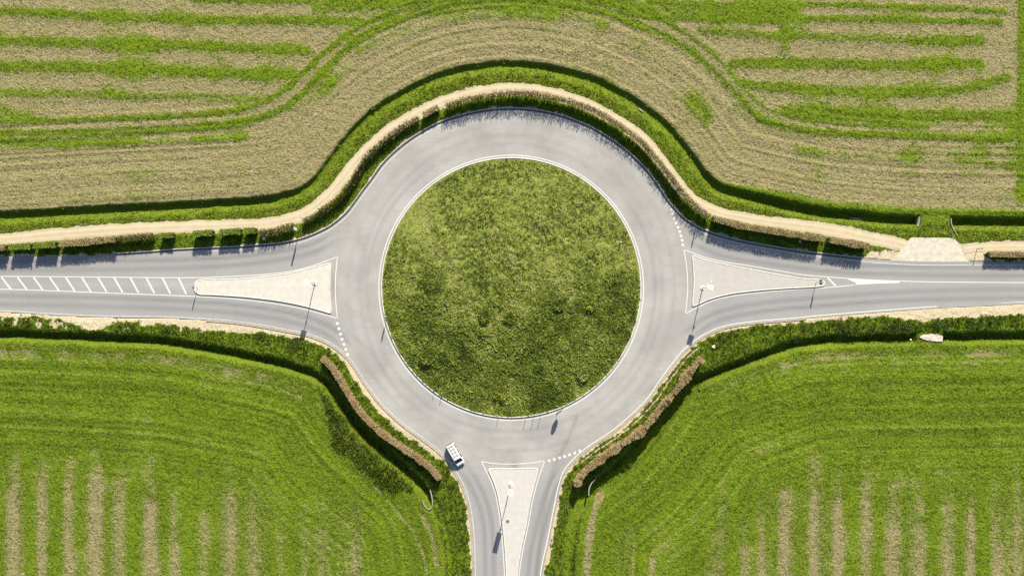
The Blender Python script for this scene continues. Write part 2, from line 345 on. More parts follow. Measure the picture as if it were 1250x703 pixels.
rows = ss(560, 625, PY + (n4 - 0.5) * 60) * ((south_w & (t_w < -10)) | (south_e & (t_e < -10)))
row_n = 0.6 * vnoise(X * 0.42 + 7, Y * 0.006 + 3) + 0.4 * vnoise(X * 1.1 + 70, Y * 0.01 + 9)
fieldS = (south_w & (t_w < -1.4)) | (south_e & (t_e < -1.4))
conc = np.where(south_w, lines_w, lines_e); tt = np.where(south_w, t_w, t_e)
arc = ss(-34, -18, tt) * ss(-2.0, -4.0, tt)
drS = np.clip(dryW + dryE + bandW + bandE + tyre + 0.30 * arc * ss(0.55, 0.85, conc) + 0.22 * ss(0.5, 0.8, n2) + 0.26 * rows * ss(0.45, 0.75, row_n), 0, 1) * fieldS
dry = np.where(north, dry, drS)
# gravel shoulders
gw = 0.75 + 0.55 * ss(395, 430, PX) * ss(555, 500, PX) * (south_w) + 0.35 * (south_w & (PX < 400) & (PX > 180))
gw = gw + south_w * (2.0 * np.exp(-((PX - 112) / 22) ** 2) + 0.9 * np.exp(-((PX - 265) / 45) ** 2)) + south_e * (1.9 * np.exp(-((PX - 1135) / 42) ** 2) + 1.4 * ss(1160, 1200, PX))
gw = np.where(north, 0.35 + 1.5 * ss(1050, 1065, PX) * ss(1215, 1195, PX), gw)
speck = south_w * (edge > 0) * ss(3.2, 2.2, edge) * ss(520, 60, PX) * ss(0.52, 0.66, fbm(X * 1.1 + 31, Y * 1.1 + 8, 2)) * 0.9
line2 = south_e * ss(700, 712, PX) * ss(862, 848, PX) * np.exp(-((edge - 1.35 - 0.4 * (n4 - 0.5)) / 0.22) ** 2) * 0.85
gravel = ss(gw + 0.25, gw - 0.25, edge + (n1 - 0.5) * 1.3 + (n3 - 0.5) * 0.4) * (edge > -2)
pathside = ss(1.75, 1.0, np.minimum(d_p, d_p2) + (n1 - 0.5) * 0.9) * north
gravel = np.maximum(np.maximum(gravel, pathside * 0.7), np.maximum(line2, speck))
# height noise away from hard surfaces
hard = np.minimum(np.minimum(np.abs(edge), np.minimum(d_p, d_p2) - 0.9), 99)
free = ss(0.3, 1.4, hard) * (~inroad)
crop = np.where(north & (t_n > 0), 0.16 * (1 - dry), np.where(fieldS, 0.10 * (1 - dry), 0.0))
Z = Z + crop * ss(1.0, 1.6, np.abs(np.where(north, t_n, tt))) + free * ((n3 - 0.5) * 0.2 + (n1 - 0.5) * 0.16 + (n2 - 0.5) * 0.25)
mow = np.where(north, inner * (lines_n - 0.5), arc * (conc - 0.5)) * (np.where(north, t_n > 1.2, fieldS))
Z = Z + 0.27 * mow
Z = np.where(inroad, -0.35, Z - 0.03 * ss(1.2, 0.2, np.abs(edge)))
Z = np.where((edge > -0.01) & (edge < 0.5), np.minimum(Z, -0.03), Z)
onpath = ss(1.8, 1.3, np.minimum(d_p, d_p2)) * north
Z = Z * (1 - onpath) - 0.04 * onpath
apron_px = [(1112, 290), (1163, 290.5), (1171, 297), (1181, 319.6), (1150, 319.8), (1120, 319.6), (1089, 318.2)]
apron = WP(apron_px); inap = inside(X, Y, apron * 1.0); dap, _, _ = sdist(X, Y, np.vstack([apron, apron[:1]]))
Z = np.where(inap, -0.12, np.where(dap < 0.5, -0.05 + 0 * Z, Z))
lush = np.clip(0.47 + 0.9 * (n2 - 0.5) + 0.5 * (n4 - 0.5) + 1.5 * mow + 0.9 * rows * (0.5 - row_n), 0, 1)
rr = np.hypot(X - CI[0], Y - CI[1])
nx, ny = len(gx), len(gy)
ii = np.arange(ny - 1)[:, None] * nx + np.arange(nx - 1)[None]; ii = ii.ravel()
F = np.stack([ii, ii + 1, ii + nx + 1, ii + nx], 1)
mg = bpy.data.materials.new('ground_grass_hay_gravel'); g = G(mg)
p = g.pos(); nf = g.noise(p, 1.9, 3, 0.75); nc = g.noise(p, 4.2, 2, 0.6); nb = g.noise(p, 0.35, 3); nd = g.noise(p, 2.7, 2, 0.6)
dryf = g.step(g.m('ADD', g.attr('dry'), g.m('MULTIPLY', g.m('SUBTRACT', g.m('ADD', g.m('MULTIPLY', nf, 0.6), g.m('MULTIPLY', nc, 0.4)), 0.5), 1.7)), 0.15, 0.85)
grv = g.step(g.m('ADD', g.attr('gravel'), g.m('MULTIPLY', g.m('SUBTRACT', nf, 0.5), 0.9)), 0.35, 0.65)
lu = g.m('ADD', g.attr('lush'), g.m('MULTIPLY', g.m('SUBTRACT', nf, 0.5), 0.8), True)
green = g.mix(lu, (0.056, 0.084, 0.003), (0.088, 0.132, 0.003))
green = g.mix(g.step(nc, 0.50, 0.72), green, (0.124, 0.164, 0.010))
green = g.mix(g.m('MULTIPLY', g.step(nd, 0.48, 0.34), 0.6), green, (0.036, 0.052, 0.005))
hay = g.mix(g.step(nc, 0.36, 0.64), (0.128, 0.104, 0.046), (0.235, 0.193, 0.098)); hay = g.mix(g.m('MULTIPLY', g.step(nb, 0.36, 0.62), 0.75), hay, (0.158, 0.145, 0.058))
hay = g.mix(g.m('MULTIPLY', g.step(nd, 0.48, 0.34), 0.6), hay, (0.080, 0.074, 0.028))
col = g.mix(dryf, green, hay)
gc = g.mix(g.step(nc, 0.35, 0.7), (0.25, 0.205, 0.125), (0.40, 0.345, 0.24))
col = g.mix(grv, col, gc)
h = g.m('ADD', g.m('MULTIPLY', nf, 1.0), g.m('MULTIPLY', nd, 0.8))
g.out(col, 0.95, g.bump(g.m('MULTIPLY', h, g.m('SUBTRACT', 1.0, g.m('MULTIPLY', grv, 0.75))), 1.0, 0.30))
ground = link('ground', raw_mesh('ground', np.stack([X, Y, Z], 1), F, {'dry': dry, 'gravel': gravel, 'lush': lush}, True), mg)
tag(ground, kind='structure')

# lookup on the fine raster
Zg = Z.reshape(ny, nx)
i0 = np.searchsorted(gx, fx[0] - 1e-6); j0 = np.searchsorted(gy, fy[0] - 1e-6)
def look(A, x, y):
    A2 = A.reshape(ny, nx); fi = np.clip((x - fx[0]) / st, 0, len(fx) - 2); fj = np.clip((y - fy[0]) / st, 0, len(fy) - 2)
    i = fi.astype(int); j = fj.astype(int); a = fi - i; b = fj - j; i += i0; j += j0
    if A2.dtype == bool: return A2[np.round(fj).astype(int) + j0, np.round(fi).astype(int) + i0]
    return (A2[j, i] * (1 - a) + A2[j, i + 1] * a) * (1 - b) + (A2[j + 1, i] * (1 - a) + A2[j + 1, i + 1] * a) * b
def zat(px, py):
    x, y = W(px, py); return float(look(Z, np.array([x]), np.array([y]))[0])

# ------------------------------------------------------------------ road sheet
pts = [tuple(p) for p in road_poly]; nb_ = len(pts)
# thin out the boundary
keep = [road_poly[0]]
for q in road_poly[1:]:
    if np.linalg.norm(q - keep[-1]) > 0.25: keep.append(q)
rp = np.array(keep); nb_ = len(rp)
qx, qy = np.meshgrid(np.arange(-108, 108.1, 0.5), np.arange(-62, 38, 0.5)); qx = qx.ravel() + (np.arange(qx.size) % 7) * 0.003; qy = qy.ravel()
sel = inside(qx, qy, rp); qx = qx[sel]; qy = qy[sel]
dd = sdist(qx, qy, np.vstack([rp, rp[:1]]))[0]; sel = dd > 0.25; qx = qx[sel]; qy = qy[sel]
allp = [Vector((float(a), float(b))) for a, b in rp] + [Vector((float(a), float(b))) for a, b in zip(qx, qy)]
vo, eo, fo, *_ = delaunay_2d_cdt(allp, [(i, (i + 1) % nb_) for i in range(nb_)], [], 1, 1e-5)
RV = np.array([(v.x, v.y, 0.0) for v in vo]); rx, ry = RV[:, 0], RV[:, 1]
arm = np.zeros(len(RV)); trk = np.zeros(len(RV))
lanes = [[(-700, 368), (0, 367), (240, 374), (300, 379), (350, 387), (400, 404), (432, 432)], [(-700, 327), (0, 325.5), (240, 322), (320, 315.5), (380, 304), (420, 284)],
         [(832, 285), (880, 307), (940, 318), (1010, 327), (1100, 331), (1250, 332), (2000, 332)], [(2000, 356), (1250, 357.5), (1100, 361), (1000, 368), (920, 376), (868, 389), (828, 418)],
         [(557, 560), (578, 590), (593, 630), (597, 703), (598, 1200)], [(648, 1200), (650, 703), (661, 640), (676, 592), (700, 556)]]
for ln in lanes:
    P = smooth(WP(ln), 1.0); d, s, u = sdist(rx, ry, P); L = arclen(P)[-1]
    fade = ss(0, 6, u) * ss(0, 6, L - u) if True else 1
    nz = vnoise(u * 0.03, s * 2.2 + 11)
    wheel = np.exp(-((np.abs(s - 0.1) - 0.85) / 0.5) ** 2) * (0.7 + 0.6 * nz)
    trk = np.maximum(trk, wheel * fade); arm = np.maximum(arm, ss(4.5, 2.5, d) * ss(-3, 10, np.minimum(u, L - u)))
rad = np.hypot(rx - CI[0], ry - CI[1]); ang = np.arctan2(ry, rx)
ring = 0.45 * np.exp(-((rad - 29.3) / 0.5) ** 2) + 0.4 * np.exp(-((rad - 30.9) / 0.6) ** 2) + 0.3 * np.exp(-((rad - 33.2) / 0.6) ** 2)
trk = np.maximum(trk, ring * (0.3 + 1.1 * vnoise(ang * 2.5 + 60, rad * 1.6)) * ss(38, 34, rad) * (ry > -36))
stain = np.zeros(len(RV))
for px_, py_, wx_, wy_, am in [(628, 568, 5, 7, .8), (406.5, 347, 3, 12, .8), (841.5, 345, 2.5, 10, .4), (466, 415, 9, 5, .3), (590, 540, 22, 6, .25), (505, 535, 14, 5, .3), (760, 505, 16, 6, .3), (805, 300, 8, 20, .25), (440, 300, 8, 22, .25), (600, 165, 40, 4, .3)]:
    stain = np.maximum(stain, am * np.exp(-((rx * S + 625 - px_) / wx_) ** 2 - ((351.5 - ry * S - py_) / wy_) ** 2))
for ln, wd_, am in [([(704, 508), (694, 535), (680, 562), (668, 600), (655, 703), (652, 800)], 2.2, .75), ([(425, 405), (448, 425), (468, 452), (500, 500)], 1.6, .35), ([(560, 470), (575, 545), (592, 610)], 2, .0), ([(845, 430), (800, 470), (760, 500)], 2.0, .4), ([(463, 470), (440, 440), (410, 400), (340, 372)], 2.0, .35)]:
    d, s, u = sdist(rx, ry, smooth(WP(ln), 1.0)); stain = np.maximum(stain, am * np.exp(-(d * S / wd_) ** 2))
mr = bpy.data.materials.new('asphalt_worn'); g = G(mr); p = g.pos()
n_a = g.noise(p, 0.11, 4, 0.6); n_b = g.noise(p, 1.6, 4, 0.65); n_c = g.noise(p, 14.0, 2, 0.5)
c = g.mix(g.step(n_a, 0.35, 0.68), (0.190, 0.181, 0.166), (0.243, 0.233, 0.214))
c = g.mix(g.m('MULTIPLY', g.attr('arm'), 0.75), c, (0.180, 0.174, 0.166))
c = g.mix(g.m('MULTIPLY', g.attr('track'), g.m('ADD', 0.50, g.m('MULTIPLY', n_b, 0.45)), True), c, (0.112, 0.110, 0.112))
c = g.mix(g.m('MULTIPLY', g.m('MULTIPLY', g.attr('stain'), g.m('ADD', 0.6, n_b)), 0.6, True), c, (0.105, 0.098, 0.088))
c = g.mix(g.m('MULTIPLY', g.step(n_b, 0.5, 0.8), 0.35), c, (0.265, 0.252, 0.228))
n_s = g.noise(g.pos((0.25, 1.6, 1.0)), 0.9, 4, 0.6); c = g.mix(g.m('MULTIPLY', g.step(n_s, 0.52, 0.72), 0.3), c, (0.15, 0.146, 0.14))
c = g.mix(g.m('MULTIPLY', g.step(n_c, 0.55, 0.8), 0.25), c, (0.12, 0.12, 0.12))
g.out(c, 0.85, g.bump(n_c, 0.25, 0.02), 0.25)
road = link('road', raw_mesh('road', RV, np.array([f for f in fo if len(f) == 3]), {'arm': arm, 'track': trk, 'stain': stain}), mr); tag(road, kind='structure')
if road.data.polygons[0].normal.z < 0: road.data.flip_normals()

# paint, kerbs, gutter: parts of the road
m_paint = base('road_paint_white', (0.425, 0.415, 0.38), 0.7, scale=4, col2=(0.35, 0.34, 0.31), detail=6.0)
m_paint2 = base('road_paint_worn', (0.37, 0.355, 0.32), 0.7, scale=2, col2=(0.265, 0.252, 0.23), detail=6.0)
m_kerb = base('kerb_concrete', (0.32, 0.30, 0.26), 0.9, scale=1.1, col2=(0.24, 0.22, 0.19), bump=0.3)
m_kerbw = base('kerb_pale', (0.44, 0.42, 0.37), 0.9, scale=1.6, col2=(0.34, 0.32, 0.27), bump=0.3)
m_kerbt = base('kerb_tan', (0.36, 0.31, 0.22), 0.9, scale=3, col2=(0.25, 0.21, 0.14), bump=0.3)
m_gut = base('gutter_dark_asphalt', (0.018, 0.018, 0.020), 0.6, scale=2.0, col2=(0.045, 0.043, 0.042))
m_joint = base('edge_joint_dark', (0.14, 0.13, 0.11), 0.9, scale=2.0, col2=(0.22, 0.2, 0.16))
def sub(P, a, b, ax=0):
    """part of a line between two plan pixel columns (ax 0) or by index fractions"""
    px = P[:, 0] * S + 625; k = np.nonzero((px >= a) & (px <= b))[0]; return P[k[0]:k[-1] + 1]
def cutY(P, ymax): py = 351.5 - P[:, 1] * S; return P[py <= ymax]
Z1 = 0.005
nk = sub(NE, 140, 1054)
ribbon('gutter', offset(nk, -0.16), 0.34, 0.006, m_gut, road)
ribbon('kerb', offset(nk, 0.12), 0.22, 0.15, m_kerb, road, thick=0.5)
ribbon('edge_line', offset(sub(NE, 250, 1900), -0.62), 0.17, Z1, m_paint2, road)
SWv = SW[(351.5 - SW[:, 1] * S) < 1500]; SEv = SE[(351.5 - SE[:, 1] * S) < 1500]
ribbon('edge_line', offset(sub(SWv, -1200, 700), 0.32), 0.17, Z1, m_paint2, road)
ribbon('edge_line', offset(SEv[(SEv[:, 0] * S + 625) < 1145], 0.32), 0.19, Z1, m_paint, road)
ribbon('edge_line', offset(sub(SE, 1222, 2500), 0.35), 0.16, Z1, m_paint2, road)
kw = SWv[((SWv[:, 0] * S + 625) > 250)]; ke = SEv[((SEv[:, 0] * S + 625) < 985)]
ribbon('kerb', offset(kw, -0.20), 0.15, 0.09, m_kerbt, road, thick=0.4)
ribbon('kerb', offset(ke, -0.20), 0.15, 0.09, m_kerbt, road, thick=0.4)
ribbon('joint', offset(kw, -0.04), 0.13, 0.007, m_joint, road); ribbon('joint', offset(SEv, -0.02), 0.13, 0.007, m_joint, road)
a = np.linspace(0, 2 * np.pi, 241)[:-1]; circ = np.stack([np.cos(a), np.sin(a)], 1)
ribbon('edge_line', np.array(CI) + circ * 26.93, 0.18, Z1, m_paint, road, closed=True)
# splitter outlines
Wt = WP([(-700, 340.5), (0, 337.4), (120, 338.2), (200, 338.9), (250, 338.7), (285, 337.2), (328, 334.6), (356, 331), (382, 324.3), (412, 313.4)])
Wb = WP([(-700, 352), (0, 353), (71, 355.2), (142, 358), (200, 360.2), (240, 361.8), (285, 364.6), (328, 369.6), (370.6, 377.2), (412, 388.5)])
Wr = WP([(412, 313.4), (410, 333), (409.4, 352), (410, 370), (412, 388.5)])
for P in (Wt, Wb, Wr): ribbon('lane_line', smooth(P), 0.17, Z1, m_paint, road)
Et = WP([(834.7, 304.7), (860, 314), (884, 319.6), (916, 324.6), (948, 330), (980, 335.4), (1010, 338), (1060, 341.5), (1114, 343.6), (1250, 344.9), (2500, 345)])
Eb = WP([(836.8, 382.8), (852, 374.8), (871.2, 366.6), (892, 361.6), (932, 356.6), (980, 352.9), (1010, 350.9), (1042, 348)])
El = WP([(834.7, 304.7), (838.2, 326), (839.5, 346), (838.8, 364), (836.8, 382.8)])
for P in (Et, Eb, El): ribbon('lane_line', smooth(P), 0.17, Z1, m_paint, road)
slab('lane_wedge', WP([(1034, 340.4), (1060, 341.9), (1098, 343.4), (1098, 345.4), (1070, 346.2), (1043, 347.8), (1046, 346)]), 0.001, Z1 + 0.002, m_paint, road)
St = WP([(587.6, 562.6), (600, 564.9), (612.7, 565.9), (634.5, 565.7), (650, 564.3), (665, 562)])
Sl = WP([(587.6, 562.6), (597.4, 582.7), (604, 600), (608.6, 622), (612.5, 654.6), (614.6, 680.7), (615.8, 703), (618, 900), (620, 1300)])
Sr = WP([(665, 562), (657.3, 583.5), (650.2, 611), (644.6, 641.5), (638.2, 672), (633.6, 703), (622, 900), (620, 1300)])
for P in (St, Sl, Sr): ribbon('lane_line', smooth(P), 0.17, Z1, m_paint, road)
for i in range(16):
    k = i - 4; x0 = 1.8 + 19.62 * k; x1 = 13.9 + 19.4 * k
    P = WP([(x0, 338.6), (x1, 353.6 + 0.45 * max(k, 0) * 1.07)]); q = ribbon('hatch_stripe', P, 0.34, Z1 + 0.003, m_paint, road)
ribbon('hatch_stripe', WP([(1010.5, 339.3), (1020.3, 349)]), 0.34, Z1 + 0.003, m_paint, road)
def dots(L):
    P = WP(L); n = normals(P)
    for (x, y), (nx_, ny_) in zip(P, n):
        h = 0.26; t_ = np.array([ny_, -nx_]) * h; m_ = np.array([nx_, ny_]) * h; o = np.array([x, y])
        slab('give_way_square', [o + t_ + m_, o - t_ + m_, o - t_ - m_, o + t_ - m_], 0.001, Z1 + 0.002, m_paint, road)
dots([(411.7, 394.6), (413.7, 401.2), (415.7, 407.7), (417.5, 414), (419.7, 420.2), (422, 426.3), (424.3, 432.4)])
dots([(670.3, 561.9), (676.7, 560.3), (683, 558.5), (689.3, 556.8), (695.2, 554.8), (701.6, 552.5), (707.7, 550)])
dots([(819.2, 256), (821.2, 261.5), (823.3, 267), (825.5, 272.3), (827.7, 277.5), (829.7, 282.8), (831.3, 288), (832.7, 293.3), (833.6, 299)])

# ------------------------------------------------------------------ dirt path, driveway
def ragged(P, half, amp):
    L = arclen(P); w1 = half * 2 + amp * (vnoise(L * 0.35, L * 0 + 3.3) - 0.5) * 2 + amp * (vnoise(L * 1.3, L * 0 + 8.3) - 0.5) * 1.2 + amp * 0.8 * (vnoise(L * 3.1, L * 0 + 1.7) - 0.5)
    return w1
mp = bpy.data.materials.new('dirt_track'); g = G(mp); p = g.pos(); a1 = g.noise(p, 0.5, 4, 0.6); a2 = g.noise(p, 4.0, 3, 0.6)
av = g.m('ABSOLUTE', g.attr('across'))
c = g.mix(g.step(a1, 0.35, 0.7), (0.295, 0.244, 0.155), (0.335, 0.282, 0.188)); c = g.mix(g.m('MULTIPLY', g.step(a2, 0.55, 0.85), 0.4), c, (0.23, 0.185, 0.11))
rut = g.m('SUBTRACT', 1.0, g.step(g.m('ABSOLUTE', g.m('SUBTRACT', av, 0.40)), 0.05, 0.30)); c = g.mix(g.m('MULTIPLY', rut, 0.55), c, (0.375, 0.320, 0.222))
eg = g.step(g.m('ADD', av, g.m('MULTIPLY', g.m('SUBTRACT', a2, 0.5), 1.2)), 0.80, 1.08); c = g.mix(g.m('MULTIPLY', eg, 0.6), c, (0.22, 0.190, 0.095))
g.out(c, 0.95, g.bump(a2, 0.25, 0.03))
def track(P, w):
    n = normals(P); vs = np.linspace(-1, 1, 9); V = []; A = []
    for v in vs:
        q = P + n * (w / 2 * v)[:, None]; V.append(np.column_stack([q, np.full(len(P), 0.012 - 0.03 * v * v - 0.02 * math.exp(-((abs(v) - 0.4) / 0.15) ** 2))])); A.append(np.full(len(P), v))
    V = np.stack(V, 1).reshape(-1, 3); A = np.stack(A, 1).ravel(); k = len(P); i = (np.arange(k - 1)[:, None] * 9 + np.arange(8)[None]).ravel()
    o = link('path', raw_mesh('path', V, np.stack([i, i + 1, i + 10, i + 9], 1)[:, ::-1], {'across': A}, True), mp); return tag(o, kind='structure')
wp = ragged(PATH, 1.1, 0.42) * (1 + 0.14 * ss(420, 330, PATH[:, 0] * S + 625) + 0.3 * ss(980, 1050, PATH[:, 0] * S + 625))
track(PATH, wp); track(PATH2, ragged(PATH2, 0.9, 0.35))
m_apron = base('driveway_concrete', (0.36, 0.335, 0.27), 0.9, scale=1.1, col2=(0.29, 0.265, 0.205), bump=0.2, bscale=6, detail=9)
dr = slab('driveway', apron, -0.2, 0.035, m_apron, None, 0.02); tag(dr, kind='structure')

# ------------------------------------------------------------------ traffic islands
def paving(name, c1, c2, dirt):
    m = bpy.data.materials.new(name); g = G(m); p = g.pos(); a1 = g.noise(p, 0.8, 5, 0.65); a2 = g.noise(p, 3.5, 4, 0.7); a3 = g.noise(p, 0.35, 3, 0.6)
    c = g.mix(g.step(a1, 0.35, 0.7), c2, c1); c = g.mix(g.m('MULTIPLY', g.m('MULTIPLY', g.step(a2, 0.54, 0.74), g.step(a3, 0.40, 0.65)), 0.75), c, dirt)
    br = g.N.new('ShaderNodeTexBrick'); br.offset = 0.0; br.inputs['Scale'].default_value = 1.0; br.inputs['Brick Width'].default_value = 2.4; br.inputs['Row Height'].default_value = 2.4; br.inputs['Mortar Size'].default_value = 0.03; g.L.new(p, br.inputs['Vector'])
    c = g.mix(g.m('MULTIPLY', br.outputs['Fac'], 0.35), c, dirt); g.out(c, 0.9, g.bump(a2, 0.2, 0.03)); return m
m_paveW = paving('paving_cream_concrete', (0.365, 0.345, 0.295), (0.330, 0.310, 0.262), (0.235, 0.215, 0.165))
m_paveE = paving('paving_grey_concrete', (0.295, 0.277, 0.250), (0.272, 0.255, 0.230), (0.215, 0.200, 0.175))
m_paveS = paving('paving_pale_concrete', (0.335, 0.317, 0.285), (0.308, 0.291, 0.261), (0.240, 0.224, 0.195))
def island(label, pts, mk, mp_, kw_=0.22, h=0.17):
    P = smooth(WP(pts), 0.25, closed=True); c = P.mean(0); A = 0.5 * np.sum(P[:, 0] * np.roll(P[:, 1], -1) - np.roll(P[:, 0], -1) * P[:, 1])
    if A < 0: P = P[::-1]
    e = empty('traffic_island', (c[0], c[1], 0)); tag(e, label, 'traffic island'); P = P - c
    ribbon('kerb', offset(P, kw_ / 2, True), kw_, h, mk, e, closed=True, thick=h - 0.002)
    slab('paving', offset(P, kw_, True), 0.002, h - 0.012, mp_, e); return e
def corner(a, b, c, r=0.35):
    """two rounding points at a corner (plan pixels)"""
    a, b, c = map(np.array, (a, b, c)); u = (a - b) / np.linalg.norm(a - b); v = (c - b) / np.linalg.norm(c - b); k = r * S
    return [tuple(b + u * k), tuple(b + (u + v) * k * 0.29), tuple(b + v * k)]
island('long teardrop traffic island of cream concrete beside the hatched road markings',
       [(237, 350.5), (238, 345), (243, 341.6), (270, 340.6), (299.5, 339.2), (328, 336.6), (353.6, 333.2), (376, 327.6)] + corner((376, 327.6), (404.3, 320.8), (403.6, 335)) + [(403.6, 335), (403.3, 353), (404, 368)] +
       corner((404, 368), (404.8, 383.2), (390, 379)) + [(390, 379.2), (370.6, 374), (342, 368.3), (299.5, 363.2), (257, 360.4), (243, 359.6), (238, 356)], m_kerbw, m_paveW)
island('grey concrete wedge traffic island narrowing toward the driveway side of the roundabout',
       corner((846, 335), (844.6, 311.5), (860, 316.4)) + [(860, 316.6), (884, 322), (932, 331.4), (980, 339.6), (1002, 341.4), (1006.5, 344), (1006, 348.5), (1000, 350.2), (964, 352.4), (928, 355), (892, 359.4), (868, 365.4)] +
       corner((868, 365.4), (844.8, 375), (846.2, 350)) + [(846.4, 346), (846, 330)], m_kerbw, m_paveE)
island('pale concrete traffic island with flat top edge, running off the bottom of the photo',
       corner((598, 590), (595.5, 571.6), (620, 571.3)) + [(625, 571.3)] + corner((635, 571.3), (657.5, 571), (652, 596)) + [(649, 605), (642.6, 640), (636, 672), (631.6, 703), (621.5, 900), (620, 1100), (618.8, 900), (617.6, 703), (615, 660), (611.4, 628), (606, 600), (600.5, 584)], m_kerbw, m_paveS)

# ------------------------------------------------------------------ round island
ri = empty('roundabout_island', (CI[0], CI[1], 0)); tag(ri, 'large round grassy mound in the middle of the roundabout, ringed by a white kerb', 'roundabout island')
ribbon('kerb', circ[::1] * (RI + 0.10), 0.20, 0.20, m_kerbw, ri, closed=True, thick=0.198)
na, nr = 240, 110
rs = np.linspace(0.0, RI - 0.01, nr); MA, MR = np.meshgrid(a, rs); mx = (MR * np.cos(MA)).ravel(); my = (MR * np.sin(MA)).ravel()
def mound_z(x, y):
    r = np.hypot(x, y); d = np.clip(1 - r / RI, 0, 1)
    z = 2.9 * ss(-0.08, 0.85, d) - 0.02 + 0.15
    return z * 1.0 + ss(0, 0.06, d) * (0.6 * (fbm(x * 0.35 + 50, y * 0.35 + 50, 3) - 0.5) + 0.45 * (fbm(x * 1.6, y * 1.6 + 7, 2) - 0.5)) - 2.9 * ss(-0.08, 0.85, np.zeros(1))[0]
mz = mound_z(mx, my)
ii = np.arange(nr - 1)[:, None] * na + np.arange(na)[None]; jj = np.arange(nr - 1)[:, None] * na + (np.arange(na)[None] + 1) % na
mm_ = bpy.data.materials.new('mound_grass'); g = G(mm_); p = g.pos(); a1 = g.noise(p, 0.25, 4, 0.6); a2 = g.noise(p, 2.2, 4, 0.7)
c = g.mix(g.step(a2, 0.3, 0.75), (0.100, 0.122, 0.020), (0.180, 0.200, 0.045)); c = g.mix(g.m('MULTIPLY', g.step(a1, 0.55, 0.75), 0.7), c, (0.17, 0.135, 0.07)); g.out(c, 0.95, g.bump(a2, 0.9, 0.25))
link('mound', raw_mesh('mound', np.stack([mx, my, mz], 1), np.stack([ii.ravel(), jj.ravel(), (jj + na).ravel(), (ii + na).ravel()], 1), None, True), mm_, ri)
def mzat(x, y): return mound_z(np.asarray(x) - CI[0], np.asarray(y) - CI[1])

# ------------------------------------------------------------------ foliage
def leaves(name, bx, by, bz, az, tilt, ln, wd, tint, mat, parent=None, curl=0.0):
    """one rhombic blade per entry; tilt is measured from the vertical"""
    n = len(bx); d = np.stack([np.cos(az) * np.sin(tilt), np.sin(az) * np.sin(tilt), np.cos(tilt)], 1)
    tw = rng.random(n) * np.pi; s0 = np.stack([-np.sin(az), np.cos(az), np.zeros(n)], 1); up = np.cross(d, s0)
    s = s0 * np.cos(tw)[:, None] + up * np.sin(tw)[:, None] * 0.6; s *= wd[:, None] / 2
    b = np.stack([bx, by, bz], 1); m = b + d * (ln * 0.5)[:, None]; t = b + d * ln[:, None]; t[:, 2] -= curl * ln
    V = np.stack([b, m + s, t, m - s], 1).reshape(-1, 3); F = np.arange(n * 4).reshape(-1, 4)
    return link(name, raw_mesh(name, V, F, {'tint': np.repeat(tint, 4)}), mat, parent)
def tufts(name, x, y, z, k, hmin, hmax, spread, width, tint, mat, tmax=1.0, lean=0.0, hs=1.0):
    """k blades from each root"""
    n = len(x); r = lambda: rng.random(n * k)
    X_ = np.repeat(x, k) + (r() - 0.5) * spread; Y_ = np.repeat(y, k) + (r() - 0.5) * spread; Z_ = np.repeat(z, k)
    hh = np.repeat((hmin + (hmax - hmin) * rng.random(n)) * hs, k) * (0.6 + 0.6 * r())
    return leaves(name, X_, Y_, Z_ - 0.03, r() * 2 * np.pi, lean + r() ** 0.8 * tmax, hh, hh * width * (0.6 + 0.8 * r()), np.clip(np.repeat(tint + (rng.random(n) - 0.5) * 0.6, k) + (r() - 0.5) * 0.3, 0, 1), mat)
def scatter(n, x0=-109, x1=109, y0=-62, y1=62): return x0 + rng.random(n) * (x1 - x0), y0 + rng.random(n) * (y1 - y0)
g_yel = [(0.0, (0.060, 0.082, 0.008)), (0.5, (0.150, 0.185, 0.016)), (1.0, (0.28, 0.30, 0.070))]
g_mid = [(0.0, (0.034, 0.052, 0.008)), (0.5, (0.084, 0.114, 0.014)), (1.0, (0.180, 0.200, 0.048))]
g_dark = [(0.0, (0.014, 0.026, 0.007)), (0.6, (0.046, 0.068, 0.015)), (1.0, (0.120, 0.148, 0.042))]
g_dry = [(0.0, (0.200, 0.142, 0.064)), (0.5, (0.280, 0.205, 0.098)), (1.0, (0.370, 0.285, 0.150))]
g_crop = [(0.0, (0.038, 0.064, 0.003)), (0.5, (0.088, 0.138, 0.003)), (1.0, (0.172, 0.220, 0.009))]
M_yel = leafmat('grass_bright', g_yel); M_mid = leafmat('grass_mid', g_mid); M_dark = leafmat('leaf_dark', g_dark); M_dry = leafmat('dry_stems', g_dry, 0.15); M_crop = leafmat('crop_green', g_crop)
g_weed = [(0.0, (0.048, 0.068, 0.013)), (0.45, (0.138, 0.176, 0.026)), (0.85, (0.255, 0.290, 0.058)), (1.0, (0.36, 0.31, 0.15))]
M_weed = leafmat('weed_leaf', g_weed); M_hay = leafmat('hay_straw', [(0, (0.10, 0.085, 0.04)), (0.6, (0.20, 0.168, 0.085)), (1, (0.30, 0.26, 0.145))], 0.1)

